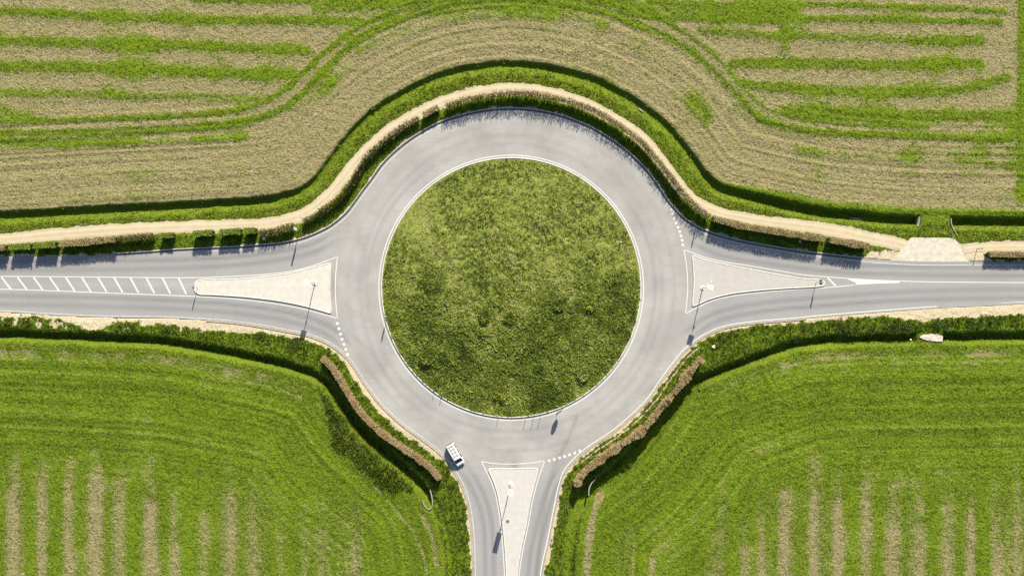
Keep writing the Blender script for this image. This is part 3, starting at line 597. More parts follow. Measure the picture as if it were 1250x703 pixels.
# fields: standing crop and hay
x, y = scatter(210000); t1 = look(t_n, x, y); nn = look(north, x, y); fs = look(fieldS, x, y); dr_ = look(dry, x, y); sel = ((nn & (t1 > 0.9)) | fs) & (rng.random(len(x)) < np.where(nn, 0.15 + 0.85 * (1 - dr_), 0.2 + 0.8 * (1 - dr_)))
tw_ = look(t_w, x, y); te_ = look(t_e, x, y)
x, y = x[sel], y[sel]; lu_ = look(lush, x, y)
o = tufts('meadow_grass', x, y, look(Z, x, y), 4, 0.14, 0.32, 0.3, 0.38, np.clip(0.12 + 0.75 * lu_, 0, 1), M_crop, 1.2); tag(o, 'short green meadow grass covering the fields around the roundabout', 'grass', kind='stuff')
x, y = scatter(110000); nn = look(north, x, y); t1 = look(t_n, x, y); fs = look(fieldS, x, y); dr_ = look(dry, x, y); sel = ((nn & (t1 > 0.9)) | fs) & (rng.random(len(x)) < dr_ ** 1.8); x, y = x[sel], y[sel]
o = tufts('cut_hay', x, y, look(Z, x, y) + 0.03, 3, 0.18, 0.36, 0.4, 0.2, rng.random(len(x)), M_hay, 0.5, 1.0); tag(o, 'dry straw-coloured cut hay lying on the mown strips', 'hay', kind='stuff')
# north bank and verge
x, y = scatter(150000, y0=2); nn = look(north, x, y); t1 = look(t_n, x, y); sp_ = look(s_p, x, y); e_ = look(edge, x, y); dp_ = np.minimum(look(d_p, x, y), look(d_p2, x, y)); gr = look(gravel, x, y); dpa = look(dap, x, y); ia = look(inap, x, y)
pxx = x * S + 625
bank = nn & ((t1 < -0.75) | ((rng.random(len(x)) < 0.12) & (t1 < 0.8))) & ((sp_ > 0) | (pxx > 1105)) & (t1 > -9) & (dp_ > 0.72 + 0.65 * rng.random(len(x)) ** 0.6) & (rng.random(len(x)) > gr * 0.8) & ~ia & (dpa > 0.3) & (e_ > 1.0) & ~((pxx > 1176) & (y < (351.5 - 303) / S))
o = tufts('bank_grass', x[bank], y[bank], look(Z, x[bank], y[bank]), 5, 0.22, 0.55, 0.4, 0.28, np.clip(0.64 + 1.1 * (look(n4, x[bank], y[bank]) - 0.5), 0, 1), M_yel, 1.0, hs=0.3 + 0.7 * ss(1.0, 2.2, dp_[bank])); tag(o, 'bright yellow-green tall grass on the bank between ditch and dirt path', 'grass', kind='stuff')
verge = nn & ~bank & (t1 < -1) & (e_ > 0.3) & (dp_ > 0.78 + 0.65 * rng.random(len(x)) ** 0.6) & (rng.random(len(x)) > gr) & ~ia & (dpa > 0.3)
o = tufts('verge_grass', x[verge], y[verge], look(Z, x[verge], y[verge]), 5, 0.22, 0.5, 0.4, 0.26, np.clip(0.4 + 0.9 * (look(n4, x[verge], y[verge]) - 0.5), 0, 1), M_mid, 1.0, hs=0.3 + 0.7 * ss(1.0, 2.0, dp_[verge])); tag(o, 'green verge grass between the dirt path and the road kerb', 'grass', kind='stuff')
# south verges, shrubby growth and reeds
x, y = scatter(160000, y1=0); nn = look(north, x, y); ir = look(inroad, x, y); tw_ = look(t_w, x, y); te_ = look(t_e, x, y); e_ = look(edge, x, y); gr = look(gravel, x, y); pxx = x * S + 625; pyy = 351.5 - y * S
west = x < 0.5; t_ = np.where(west, tw_, te_); ok = ~nn & ~ir & (e_ > 0.25) & (t_ > -2.6) & (rng.random(len(x)) > gr)
x, y, t_, e_, pxx, pyy, west = [v[ok] for v in (x, y, t_, e_, pxx, pyy, west)]
q = look(n4, x, y)
rim = t_ < np.where(~west & (pxx < 850), -2.1, -0.75)
k = rim & (rng.random(len(x)) < 0.8); o = tufts('field_edge_grass', x[k], y[k], look(Z, x[k], y[k]), 5, 0.18, 0.4, 0.4, 0.3, np.clip(0.72 + 0.6 * (q[k] - 0.5), 0, 1), M_yel, 1.3); tag(o, 'bright grass on the sunlit field edge of the southern ditches', 'grass', kind='stuff')
k = ~rim & ((t_ > np.where(~west & (pxx < 850), 0.2, 0.9)) | (t_ < np.where(~west & (pxx < 850), -1.9, -0.2)) | (rng.random(len(x)) < 0.15)); o = tufts('roadside_grass', x[k], y[k], look(Z, x[k], y[k]), 5, 0.25, 0.55, 0.4, 0.28, np.clip(0.4 + 0.8 * (q[k] - 0.5), 0, 1), M_mid, 1.0); tag(o, 'rough green grass on the southern roadside verges', 'grass', kind='stuff')
emax = np.where(pxx < 400, 2.2, np.where(pxx > 1000, 4.4, 2.1)); emin = np.where(pxx > 1000, 1.7, 1.0); emin = emin + np.where((np.abs(pxx - 112) < 30), 1.2, 0)
bush = (~rim) & (e_ > emin + 0.5 * (q > .5)) & (e_ < emax + 0.8 * (q - 0.5)) & (t_ > 0.9) & ((pxx < 395) | (pxx > 872) | ((pyy > 592) & west)) & (rng.random(len(x)) < 0.30 * ss(0.38, 0.62, q)) & (gr[ok] < 0.3)
k = np.nonzero(bush)[0]; bx = x[k]; by = y[k]; kk = 14; n = len(bx); rp_ = lambda v: np.repeat(v, kk)
hb = (0.6 + 0.9 * rng.random(n)) * np.where(pyy[k] > 592, 0.75, 1.0)
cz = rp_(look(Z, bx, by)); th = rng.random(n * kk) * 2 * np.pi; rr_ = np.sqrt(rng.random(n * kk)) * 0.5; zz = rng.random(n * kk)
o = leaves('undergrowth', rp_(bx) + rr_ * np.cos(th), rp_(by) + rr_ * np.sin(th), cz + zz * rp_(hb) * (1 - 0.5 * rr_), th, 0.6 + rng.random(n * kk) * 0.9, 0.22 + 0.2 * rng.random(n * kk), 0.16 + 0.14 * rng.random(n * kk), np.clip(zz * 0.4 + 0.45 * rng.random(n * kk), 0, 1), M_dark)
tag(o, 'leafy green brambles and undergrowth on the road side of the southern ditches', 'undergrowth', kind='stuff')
# reeds on the slope below the south-western hedge
x, y = scatter(30000, -42, -8, -58, -14); tw_ = look(t_w, x, y); pxx = x * S + 625; pyy = 351.5 - y * S; q = look(n4, x, y)
rw_ = -5.2 * ss(385, 410, pxx) * ss(520, 470, pxx) - 0.6
k = (tw_ < -0.6) & (tw_ > rw_ + (q - 0.5) * 1.5) & (rng.random(len(x)) < 0.75)
o = tufts('reeds', x[k], y[k], look(Z, x[k], y[k]), 4, 0.45, 1.0, 0.45, 0.16, np.clip(0.38 + 0.7 * (q[k] - 0.4), 0, 1), M_mid, 0.75); tag(o, 'tall dense reeds on the slope between the south-west ditch and the field', 'reeds', kind='stuff')
# weeds on the round island
n = 60000; th = rng.random(n) * 2 * np.pi; r_ = np.sqrt(rng.random(n)) * (RI - 0.25); x = CI[0] + r_ * np.cos(th); y = CI[1] + r_ * np.sin(th)
q = fbm(x * 0.18 + 3, y * 0.18 + 90, 3); q2 = fbm(x * 0.5 + 13, y * 0.5 + 30, 3)
q2 = q2 - 0.35 * np.exp(-(((x - 2.5) / 15) ** 2 + ((y - 23.3) / 1.6) ** 2)) + 0.45 * np.exp(-(((x + 20) / 4.5) ** 2 + ((y - 15) / 6) ** 2)) + 0.5 * np.exp(-(((x - 15.5) / 3) ** 2 + ((y + 21.5) / 1.2) ** 2))
low = ss(0, 1.6, RI - r_); bare = ss(0.62, 0.75, q2) * 0.6
k = rng.random(n) > bare; x, y, q, q2, low, r_ = [v[k] for v in (x, y, q, q2, low, r_)]
grassy = rng.random(len(x)) < np.clip(0.5 + 0.06 * (y - CI[1]), 0.12, 0.9)
k = grassy; o = tufts('island_grass', x[k], y[k], mzat(x[k], y[k]), 4, 0.16, 0.36, 0.4, 0.34, np.clip(0.42 + 1.2 * (q[k] - 0.4) + 0.6 * (q2[k] - .5), 0, 1), M_weed, 1.5); tag(o, 'rough grass growing over the round central mound', 'grass', kind='stuff')
k = ~grassy; o = tufts('island_weeds', x[k], y[k], mzat(x[k], y[k]) + 0.05, 5, 0.2, 0.46, 0.42, 0.6, np.clip(0.27 + 1.1 * (q[k] - 0.4) + 0.5 * (q2[k] - .5), 0, 0.85), M_weed, 1.0, 0.6); tag(o, 'broad-leaved weeds mixed with the grass on the central mound', 'weeds', kind='stuff')

# ------------------------------------------------------------------ hedges
M_hg = leafmat('hedge_leaf', [(0, (0.030, 0.050, 0.012)), (0.5, (0.065, 0.100, 0.018)), (1, (0.120, 0.160, 0.030))], 0.2)
M_core = base('hedge_inner_stems', (0.045, 0.048, 0.018), 0.95, scale=3.0, col2=(0.030, 0.032, 0.014))
M_top_g = leafmat('hedge_top_fresh', [(0, (0.075, 0.115, 0.014)), (0.5, (0.125, 0.180, 0.022)), (1, (0.18, 0.22, 0.04))], 0.2)
HEDGE_N = 'hedges between the dirt path and the road'
def hedge(label, pts, width=1.1, height=2.6, top='dry', group=None, dens=1.0, ragged_=0.0, dryshare=0.0, core=True, grassy=False, lump=0.3):
    P = smooth(WP(pts), 0.4); mid = P[len(P) // 2]; e = empty('hedge', (mid[0], mid[1], 0)); tag(e, label, 'hedge', group)
    Q = P - mid; L = arclen(Q); tot = L[-1]; nrm = normals(Q); gz = look(Z, P[:, 0], P[:, 1])
    if core:
        hc = height * (0.8 - 0.5 * ragged_) * (0.9 + 0.15 * vnoise(L * 0.8, L * 0 + tot)); ribbon('stems', Q, np.full(len(Q), width * 0.62), gz + hc, M_core, e, thick=height * 0.75)
    def spots(n, zlo, zhi, wid):
        u = rng.random(n) * tot; k = np.clip(np.searchsorted(L, u) - 1, 0, len(Q) - 2); f = (u - L[k]) / np.maximum(L[k + 1] - L[k], 1e-6)
        c = Q[k] + (Q[k + 1] - Q[k]) * f[:, None]; wv = (rng.random(n) - 0.5) * wid * (1.0 - lump / 2 + lump * vnoise(u * 0.9, u * 0 + 4)); c = c + nrm[k] * wv[:, None]
        hv = 1 - ragged_ * vnoise(u * 1.7 + 3, u * 0 + tot * 3.1) * 0.7 + 0.08 * (vnoise(u * 0.9, u * 0 + 77) - 0.5)
        return c, gz[k] + height * hv * (zlo + (zhi - zlo) * rng.random(n)), u
    if grassy:                                            # tall grass and cane: upright blades with seed heads, light falls through
        n = int(tot * 120 * dens); c, z, u = spots(n, 0.0, 0.35, width)
        leaves('foliage', c[:, 0], c[:, 1], z, rng.random(n) * 6.28, rng.random(n) * 0.22, 1.1 + 1.5 * rng.random(n), 0.07 + 0.09 * rng.random(n), rng.random(n), M_mid, e)
        n = int(tot * 130 * dens); c, z, u = spots(n, 0.3, 0.98, width * 1.1)
        leaves('dry_top', c[:, 0], c[:, 1], z, rng.random(n) * 6.28, 0.2 + rng.random(n) * 0.9, 0.3 + 0.4 * rng.random(n), 0.06 + 0.08 * rng.random(n), np.clip(rng.random(n) * 0.6 + 0.06 + 0.3 * (vnoise(u * 0.9, u * 0 + 5) - 0.3), 0, 1), M_dry, e)
        return e
    n = int(tot * 300 * dens * height / 2.6); c, z, u = spots(n, 0.05, 0.97, width * 1.05)
    leaves('foliage', c[:, 0], c[:, 1], z, rng.random(n) * 6.28, 0.5 + rng.random(n) * 1.3, 0.2 + 0.2 * rng.random(n), 0.1 + 0.12 * rng.random(n), np.clip(rng.random(n), 0, 1), M_hg if dryshare == 0 else M_dry, e)
    n = int(tot * 330 * dens); c, z, u = spots(n, 0.86, 1.03, width * 1.0)
    tint = np.clip(rng.random(n) * 0.7 + 0.6 * (vnoise(u * 0.7, u * 0 + 5) - 0.15), 0, 1)
    if top == 'dry': leaves('dry_top', c[:, 0], c[:, 1], z, rng.random(n) * 6.28, 0.5 + rng.random(n) * 1.0, 0.16 + 0.18 * rng.random(n), 0.05 + 0.06 * rng.random(n), tint, M_dry, e)
    else: leaves('clipped_top', c[:, 0], c[:, 1], z, rng.random(n) * 6.28, 0.7 + rng.random(n) * 0.9, 0.16 + 0.18 * rng.random(n), 0.1 + 0.1 * rng.random(n), tint, M_top_g, e)
    return e
GN = HEDGE_N
hedge('brown-topped hedge at the far left edge of the photo, cut by the frame', [(-70, 304.5), (-20, 304), (13, 303)], 1.15, 2.8, 'dry', GN)
hedge('clipped green-topped hedge block, first from the left after a narrow gap', [(19, 302.6), (44, 301)], 1.2, 2.8, 'green', GN)
hedge('clipped green-topped hedge block, just left of the long brown-topped hedge', [(49, 300.6), (74, 299)], 1.2, 2.8, 'green', GN)
hedge('long brown-topped hedge opposite the hatched road markings', [(79.5, 298.5), (105, 296.8), (128, 294.6), (147, 292.4)], 1.25, 2.85, 'dry', GN)
hedge('thin ragged dry hedge with spiky shadow, beside the hatched road markings', [(148, 292), (166, 290), (190, 288)], 1.0, 2.7, 'dry', GN, 0.8, 0.6, core=False, grassy=True)
hedge('short olive hedge block standing alone left of three green hedge blocks', [(200, 288.6), (215, 287.8)], 1.0, 2.4, 'green', GN, 0.9, 0.1)
hedge('wide clipped green hedge block, leftmost of the three above the cream island tip', [(240.5, 286.6), (263, 285)], 1.2, 2.8, 'green', GN)
hedge('clipped green hedge block, middle of the three in a row above the cream island', [(273, 284.6), (297, 283.2)], 1.2, 2.8, 'green', GN)
hedge('small clipped green hedge block, rightmost and shortest of the three above the cream island', [(301.5, 283), (315, 282.2)], 1.2, 2.8, 'green', GN)
hedge('thin tan tall-grass hedge by the post with the white plate', [(319, 285), (340, 282.6), (361, 275.6)], 1.3, 2.6, 'dry', GN, 0.8, 0.5, core=False, grassy=True)
hedge('low ragged tan hedge along the curving path left of the roundabout', [(372, 271), (386, 264), (403, 252), (416, 243), (430, 225), (445.6, 197), (471, 172.7), (491.7, 157), (512, 146)], 1.2, 1.5, 'dry', GN, 0.7, 0.5, core=False, grassy=True)
hedge('short taller brown clump of hedge at the upper left of the roundabout', [(518, 143), (528, 137), (536, 133.5)], 1.2, 2.5, 'dry', GN, 0.8, 0.3)
hedge('long curving dry-topped hedge around the top and right of the roundabout', [(545, 131.5), (567, 125), (585, 121), (605, 118), (630, 116.4), (656, 118.4), (688, 125), (718, 134.6), (738.4, 145), (761.4, 160.2), (783, 176.5), (794, 189), (806, 203.4), (819, 220), (835, 241), (852, 257), (864, 266)], 0.85, 3.7, 'dry', GN, 0.95, 0.3, core=False, grassy=True)
hedge('straight brown-topped hedge above the grey wedge island, left of a narrow gap', [(868, 268), (900, 276.5), (925.6, 281), (951, 285), (976.8, 289), (1000.5, 292)], 1.25, 3.1, 'dry', GN)
hedge('short brown-topped hedge block between a narrow gap and the concrete driveway', [(1008, 293.6), (1030, 297.4), (1055, 301.4)], 1.25, 3.1, 'dry', GN)
hedge('low tan-topped hedge at the right edge of the photo beyond the driveway', [(1203, 310.6), (1250, 311.4), (1310, 312)], 1.0, 1.9, 'dry', GN, 0.9)
hedge('neat brown hedge strip curving down the lower left side of the roundabout', [(395.7, 436.4), (404, 444.5), (412, 454), (425.3, 477), (436, 493.5), (446.4, 507), (467.5, 527), (494.4, 546), (519.4, 563.3), (530, 573), (537, 582.5)], 1.05, 2.2, 'dry', None, 1.3, 0.12, 1.0)
hedge('lumpy brown hedge curving along the lower right side of the roundabout', [(855, 437), (847, 444), (837.6, 455), (826, 473), (808.8, 492), (801.5, 501.5), (783.6, 521.8), (759.7, 538.4), (737.8, 553.7), (719.8, 567.6), (709, 578), (702, 590)], 1.25, 3.3, 'dry', None, 1.25, 0.3, 1.0, lump=1.0)

# island shrubs
def shrub(label, px, py, r, h, mat, n=420):
    x, y = W(px, py); z = float(mzat([x], [y])[0]); e = empty('shrub', (x, y, z)); tag(e, label, 'shrub', 'shrubs on the central mound')
    th = rng.random(n) * 6.28; q = rng.random(n) ** 0.4; ph = np.arccos(rng.random(n)); jag = 0.75 + 0.5 * vnoise(th * 1.6 + px, ph * 2 + py)
    lx = r * q * jag * np.sin(ph) * np.cos(th); ly = r * q * jag * np.sin(ph) * np.sin(th); lz = h * q * jag * np.cos(ph)
    leaves('foliage', lx, ly, lz, th, 0.5 + rng.random(n), 0.25 + 0.25 * rng.random(n), 0.16 + 0.14 * rng.random(n), np.clip(0.2 + 0.8 * rng.random(n), 0, 1), mat, e)
    b = MB()
    for k in range(4): t_ = k * 1.57 + px; b.tube((0, 0, -0.2), (0.5 * r * math.cos(t_), 0.5 * r * math.sin(t_), h * 0.7), 0.04, 0.015, 6)
    b.build('stems', M_core, e)
shrub('bright leafy shrub on the right side of the central mound', 719, 371, 1.6, 1.0, M_yel, 520)
shrub('leafy green shrub right of the mound centre, near the bright shrub', 680, 373, 1.2, 0.7, M_mid)
shrub('leafy shrub on the mid mound, left one of two side by side', 592, 387, 1.3, 0.9, M_mid)
shrub('leafy shrub on the mid mound, right one of two side by side', 622, 388, 1.1, 0.8, M_mid)
shrub('bright rounded shrub near the bottom edge of the central mound', 612, 479, 1.5, 0.8, M_yel)
shrub('sprawling shrub near the lower left kerb of the central mound', 520, 437, 1.4, 0.8, M_mid)
shrub('low shrub near the lower right kerb of the central mound', 710, 457, 1.2, 0.6, M_weed)

# tall dry stalks whose thin shadows fall on the road below the mound
def stalk(label, px, py, h):
    x, y = W(px, py); z = float(mzat([x], [y])[0]) - 0.05; e = empty('weed_stalk', (x, y, z)); tag(e, label, 'weed', 'tall dry stalks at the mound edge')
    MB().tube((0, 0, 0), (0.05, 0.02, h), 0.05, 0.03, 6).build('stem', M_core, e)
    n = 26; th = rng.random(n) * 6.28; zz = h * (0.3 + 0.7 * rng.random(n)); leaves('leaves', 0 * zz, 0 * zz, zz, th, 0.4 + 0.6 * rng.random(n), 0.12 + 0.12 * rng.random(n), 0.05 + 0.05 * rng.random(n), rng.random(n), M_dry, e)
for lb, px, py, h in [('tall thin dry stalk at the bottom rim of the mound, leftmost of three close together', 643, 504, 2.6), ('tall thin dry stalk at the bottom rim of the mound, middle of three close together', 652.5, 503.5, 2.6), ('tall thin dry stalk at the bottom rim of the mound, rightmost of three close together', 661, 502, 2.6),
                      ('short thin dry stalk at the bottom rim of the mound, left of three tall ones', 609, 505, 2.0), ('thin dry stalk at the lower left rim of the mound, beside a shorter one', 531, 474, 1.9), ('shorter thin dry stalk at the lower left rim of the mound', 540, 479.5, 1.7)]:
    stalk(lb, px, py, h)

# ------------------------------------------------------------------ street lamps, signs, posts
m_galv = base('galvanised_steel', (0.55, 0.56, 0.57), 0.45, 0.7, scale=4.0, col2=(0.45, 0.46, 0.47))
m_lampw = base('lamp_housing_grey', (0.42, 0.41, 0.38), 0.6)
m_cell = base('solar_cells_grey', (0.20, 0.19, 0.18), 0.7)
m_cb = base('concrete_block', (0.25, 0.235, 0.195), 0.9, scale=2.0, col2=(0.15, 0.14, 0.11), bump=0.3)
m_lens = base('lamp_lens', (0.85, 0.85, 0.80), 0.2)
m_dkst = base('dark_sign_back', (0.05, 0.05, 0.055), 0.5); m_signb = base('sign_blue', (0.03, 0.10, 0.36), 0.4); m_signw = base('sign_white', (0.42, 0.41, 0.38), 0.5); m_brown = base('rusty_post', (0.12, 0.08, 0.05), 0.8)
def street_lamp(label, px, py, rz, h=7.6, pw=1.1, pl=1.3, zb=0.157, ti=40):
    x, y = W(px, py); e = empty('street_lamp', (x, y, zb), rz); tag(e, label, 'street lamp', 'solar street lamps on the traffic islands')
    MB().box((0.9, 0.9, 0.14), (0, 0, 0.07), bevel=0.02).build('base', m_kerbw, e)
    po = MB().tube((0, 0, 0.16), (0, 0, h), 0.095, 0.055, 14).build('pole', m_galv, e, True)
    MB().box((0.24, 0.2, 0.36), (0.17, 0, 3.4), bevel=0.02).build('control_box', m_lampw, e)
    ar = MB().tube((0, 0, h - 1.15), (1.0, 0, h - 0.85), 0.035, 0.03, 8).build('arm', m_galv, e)
    hd = MB().box((0.62, 0.26, 0.11), (1.25, 0, h - 0.8), (0, -0.1, 0), 0.03).build('lamp_head', m_lampw, e)
    MB().box((0.42, 0.2, 0.02), (1.26, 0, h - 0.866), (0, -0.1, 0)).build('lens', m_lens, hd)
    M_ = MB().box((pl, pw, 0.05), (0, 0, h + 0.25), (0, R(ti), 0), 0.01); sp = M_.build('solar_panel', m_lampw, e)
    M_ = MB()
    for i in range(4):
        for j in range(3):
            u = (i - 1.5) * pl * 0.235; v = (j - 1) * pw * 0.31
            M_.box((pl * 0.22, pw * 0.29, 0.012), (u * math.cos(R(ti)) + 0.029 * math.sin(R(ti)), v, h + 0.25 - u * math.sin(R(ti)) + 0.029 * math.cos(R(ti))), (0, R(ti), 0))
    M_.build('solar_cells', m_cell, sp)
    return e
street_lamp('solar street lamp standing on the cream teardrop traffic island', 384.8, 345.2, R(75))
street_lamp('solar street lamp standing on the grey wedge traffic island', 857.6, 350.8, R(70))
street_lamp('tall solar street lamp standing on the traffic island at the bottom of the photo', 623.6, 589.8, R(72), 8.6, 1.0, 2.7, ti=74)
def pole_sign(name, label, px, py, z, h, facing, pw, ph, shape, matf, group, r=0.045, cat='road sign'):
    x, y = W(px, py); e = empty(name, (x, y, z), facing); tag(e, label, cat, group)
    MB().tube((0, 0, -0.1), (0, 0, h), r, r, 10).build('pole', m_galv, e, True)
    k = 24
    if shape == 'disc': prof = [(pw / 2 * math.cos(i * 2 * math.pi / k), h - ph / 2 + ph / 2 * math.sin(i * 2 * math.pi / k)) for i in range(k)]
    else: prof = [(-pw / 2, h - ph), (pw / 2, h - ph), (pw / 2, h), (-pw / 2, h)]
    b = MB(); b.prism(prof, r + 0.012, r + 0.042, 'X'); b.build('sign_panel', matf, e)
    for q in (0.25, 0.75): MB().box((0.03, 0.16, 0.05), (r - 0.005, 0, h - ph * q)).build('clamp', m_galv, e)
    return e
GK = 'signs around the roundabout'
pole_sign('road_sign', 'keep-side sign post on the rounded tip of the cream traffic island', 241.5, 350.8, 0.157, 3.3, R(180), 0.62, 1.5, 'rect', m_signb, GK)
pole_sign('road_sign', 'dark edge-on sign post on the pointed tip of the grey wedge island', 996, 344.6, 0.157, 3.6, R(0), 1.0, 1.7, 'rect', m_dkst, GK, 0.06)
x_, y_ = W(472.5, 389); pole_sign('road_sign', 'edge-on sign at the left rim of the central mound facing the cream island', 472.5, 389, float(mzat([x_], [y_])[0]), 3.3, R(188), 0.75, 1.9, 'rect', m_dkst, GK)
x_, y_ = W(681, 501); pole_sign('road_sign', 'oval sign at the lower right rim of the central mound casting an oval shadow', 681, 501, float(mzat([x_], [y_])[0]), 3.5, R(-55), 1.5, 2.3, 'disc', m_dkst, GK)
x_, y_ = W(751, 267.5); pole_sign('road_sign', 'slim sign post among grass at the upper right of the central mound', 751, 267.5, float(mzat([x_], [y_])[0]), 3.6, R(80 - 90), 0.6, 1.0, 'rect', m_brown, GK)
pole_sign('road_sign', 'tall sign post with a white plate beside the dirt path above the cream island', 365.6, 281, zat(365.6, 281), 5.3, R(102 - 90), 0.7, 2.6, 'rect', m_signw, GK, 0.06)
pole_sign('road_sign', 'tall slim sign post behind the kerb above the dotted give-way squares on the right', 853, 261.5, zat(853, 261.5), 5.0, R(12), 0.5, 2.2, 'rect', m_galv, GK)
def marker(name, label, px, py, z, h, r, mt, cap, cat, group=None):
    x, y = W(px, py); e = empty(name, (x, y, z)); tag(e, label, cat, group); MB().tube((0, 0, -0.1), (0, 0, h), r, r * 0.9, 10).build('post', mt, e, True)
    MB().tube((0, 0, h - 0.02), (0, 0, h + 0.14), r * 1.9, r * 1.3, 12).build('cap', cap, e, True)
x_, y_ = W(757, 296); marker('marker_post', 'short post with a white cap near the right kerb of the central mound', 757, 296, float(mzat([x_], [y_])[0]), 1.35, 0.09, m_dkst, m_signw, 'post')
marker('gate_post', 'dark thin post at the right corner of the concrete driveway', 1192.5, 304, zat(1192.5, 304), 2.4, 0.06, m_brown, m_brown, 'post')
marker('marker_post', 'small white post beside the concrete slab over the lower right ditch', 1114, 415, zat(1114, 415), 0.8, 0.12, m_signw, m_signw, 'post')
marker('marker_post', 'small dark post at the field edge below the lower right ditch', 854, 475, zat(854, 475), 1.1, 0.12, m_brown, m_brown, 'post')
marker('marker_post', 'small pale post by the right kerb of the bottom road', 673.5, 658, zat(673.5, 658), 0.9, 0.09, m_signw, m_dkst, 'post')
x_, y_ = W(617.5, 636); b = MB(); b.tube((0, 0, 0), (0, 0, 0.012), 0.34, 0.34, 24); b.tube((0, 0, 0.012), (0, 0, 0.018), 0.28, 0.28, 24); o = b.build('manhole_cover', base('cast_iron', (0.10, 0.095, 0.085), 0.7, scale=6, col2=(0.06, 0.055, 0.05))); o.location = (x_ + 0.35, y_, 0.158); tag(o, 'round iron cover in the paving of the bottom traffic island', 'manhole cover')
# culvert headwalls and slabs
def wall(label, pts, w, z0, h, name='culvert_headwall'):
    P = smooth(WP(pts), 0.2); c = P.mean(0); e = ribbon(name, P - c, w * 0.6, h, m_cb, None, thick=h - z0 + 0.3); e.location = (c[0], c[1], 0); tag(e, label, 'culvert'); return e
wall('curved concrete culvert headwall at the right end of the grassed ditch crossing', [(1160.5, 266), (1161, 273), (1163.5, 280), (1168, 287)], 0.28, -1.2, 0.22)
wall('straight concrete culvert headwall at the left end of the grassed ditch crossing', [(1122.5, 264), (1122, 270), (1120.5, 276)], 0.28, -1.2, 0.15)
wall('hooked concrete culvert headwall below the lower left hedge end', [(515, 610), (519, 618), (524.5, 621.5), (527.6, 616), (527.3, 607), (524.8, 597)], 0.3, -0.8, 0.25)
wall('arched concrete culvert headwall below the lower right hedge end', [(727, 584.5), (722.5, 589), (719.3, 596), (718.6, 604)], 0.3, -0.9, 0.2)
sl = slab('culvert_slab', WP([(1121.5, 411.5), (1127, 408.6), (1136, 407.6), (1145, 408.2), (1150.5, 410.4), (1150, 417), (1143, 416.5), (1133, 415.8), (1126, 413.8)]) - np.array(W(1136, 412)), -0.25, 0.0, base('slab_white_concrete', (0.42, 0.39, 0.34), 0.9, scale=2.5, col2=(0.30, 0.25, 0.20), bump=0.3), None, 0.03)
sl.location = (*W(1136, 412), 0.22); tag(sl, 'broken pale concrete slab bridging the lower right ditch', 'slab')
for lb, px, py, ln, rz in [('pale concrete pipe lying in the upper right ditch left of the crossing', 1048, 266.5, 2.6, -8), ('small white concrete block on the ditch edge right of the path curve', 783, 134.5, 1.1, -38), ('pale pipe end in the lower right ditch where the ditch straightens', 976, 417, 1.5, 14)]:
    x, y = W(px, py); b = MB(); b.tube((-ln / 2, 0, 0), (ln / 2, 0, 0), 0.16, 0.16, 14); b.tube((ln / 2 - 0.12, 0, 0), (ln / 2, 0, 0), 0.2, 0.2, 14); o = b.build('drain_pipe', m_cb, None, True); o.location = (x, y, zat(px, py) + 0.25); o.rotation_euler = (0, 0, R(rz)); tag(o, lb, 'pipe')
def litter(label, px, py, s, rz):
    x, y = W(px, py); bm = bmesh.new(); bmesh.ops.create_grid(bm, x_segments=6, y_segments=6, size=s / 2)
    for v in bm.verts: v.co.z = 0.18 * s * math.sin(v.co.x * 9 / s + px) * math.cos(v.co.y * 7 / s) ; v.co.x *= 1 + 0.3 * math.sin(v.co.y * 8 / s)
    r = bmesh.ops.solidify(bm, geom=bm.faces[:], thickness=0.01); me = bpy.data.meshes.new('plastic_sheet'); bm.to_mesh(me); bm.free()
    o = link('plastic_sheet', me, m_signw); o.location = (x, y, zat(px, py) + 0.4); o.rotation_euler = (0.2, 0.15, R(rz)); tag(o, label, 'litter')
litter('crumpled white plastic sheet in the undergrowth above the lower right hedge', 870.5, 423, 0.6, 30)
litter('small white plastic scrap in the grass under the path left of the roundabout', 323, 291.5, 0.6, 10)
litter('small white plastic scrap in the hedge shadow above the grey wedge island', 976, 295, 0.55, 70)

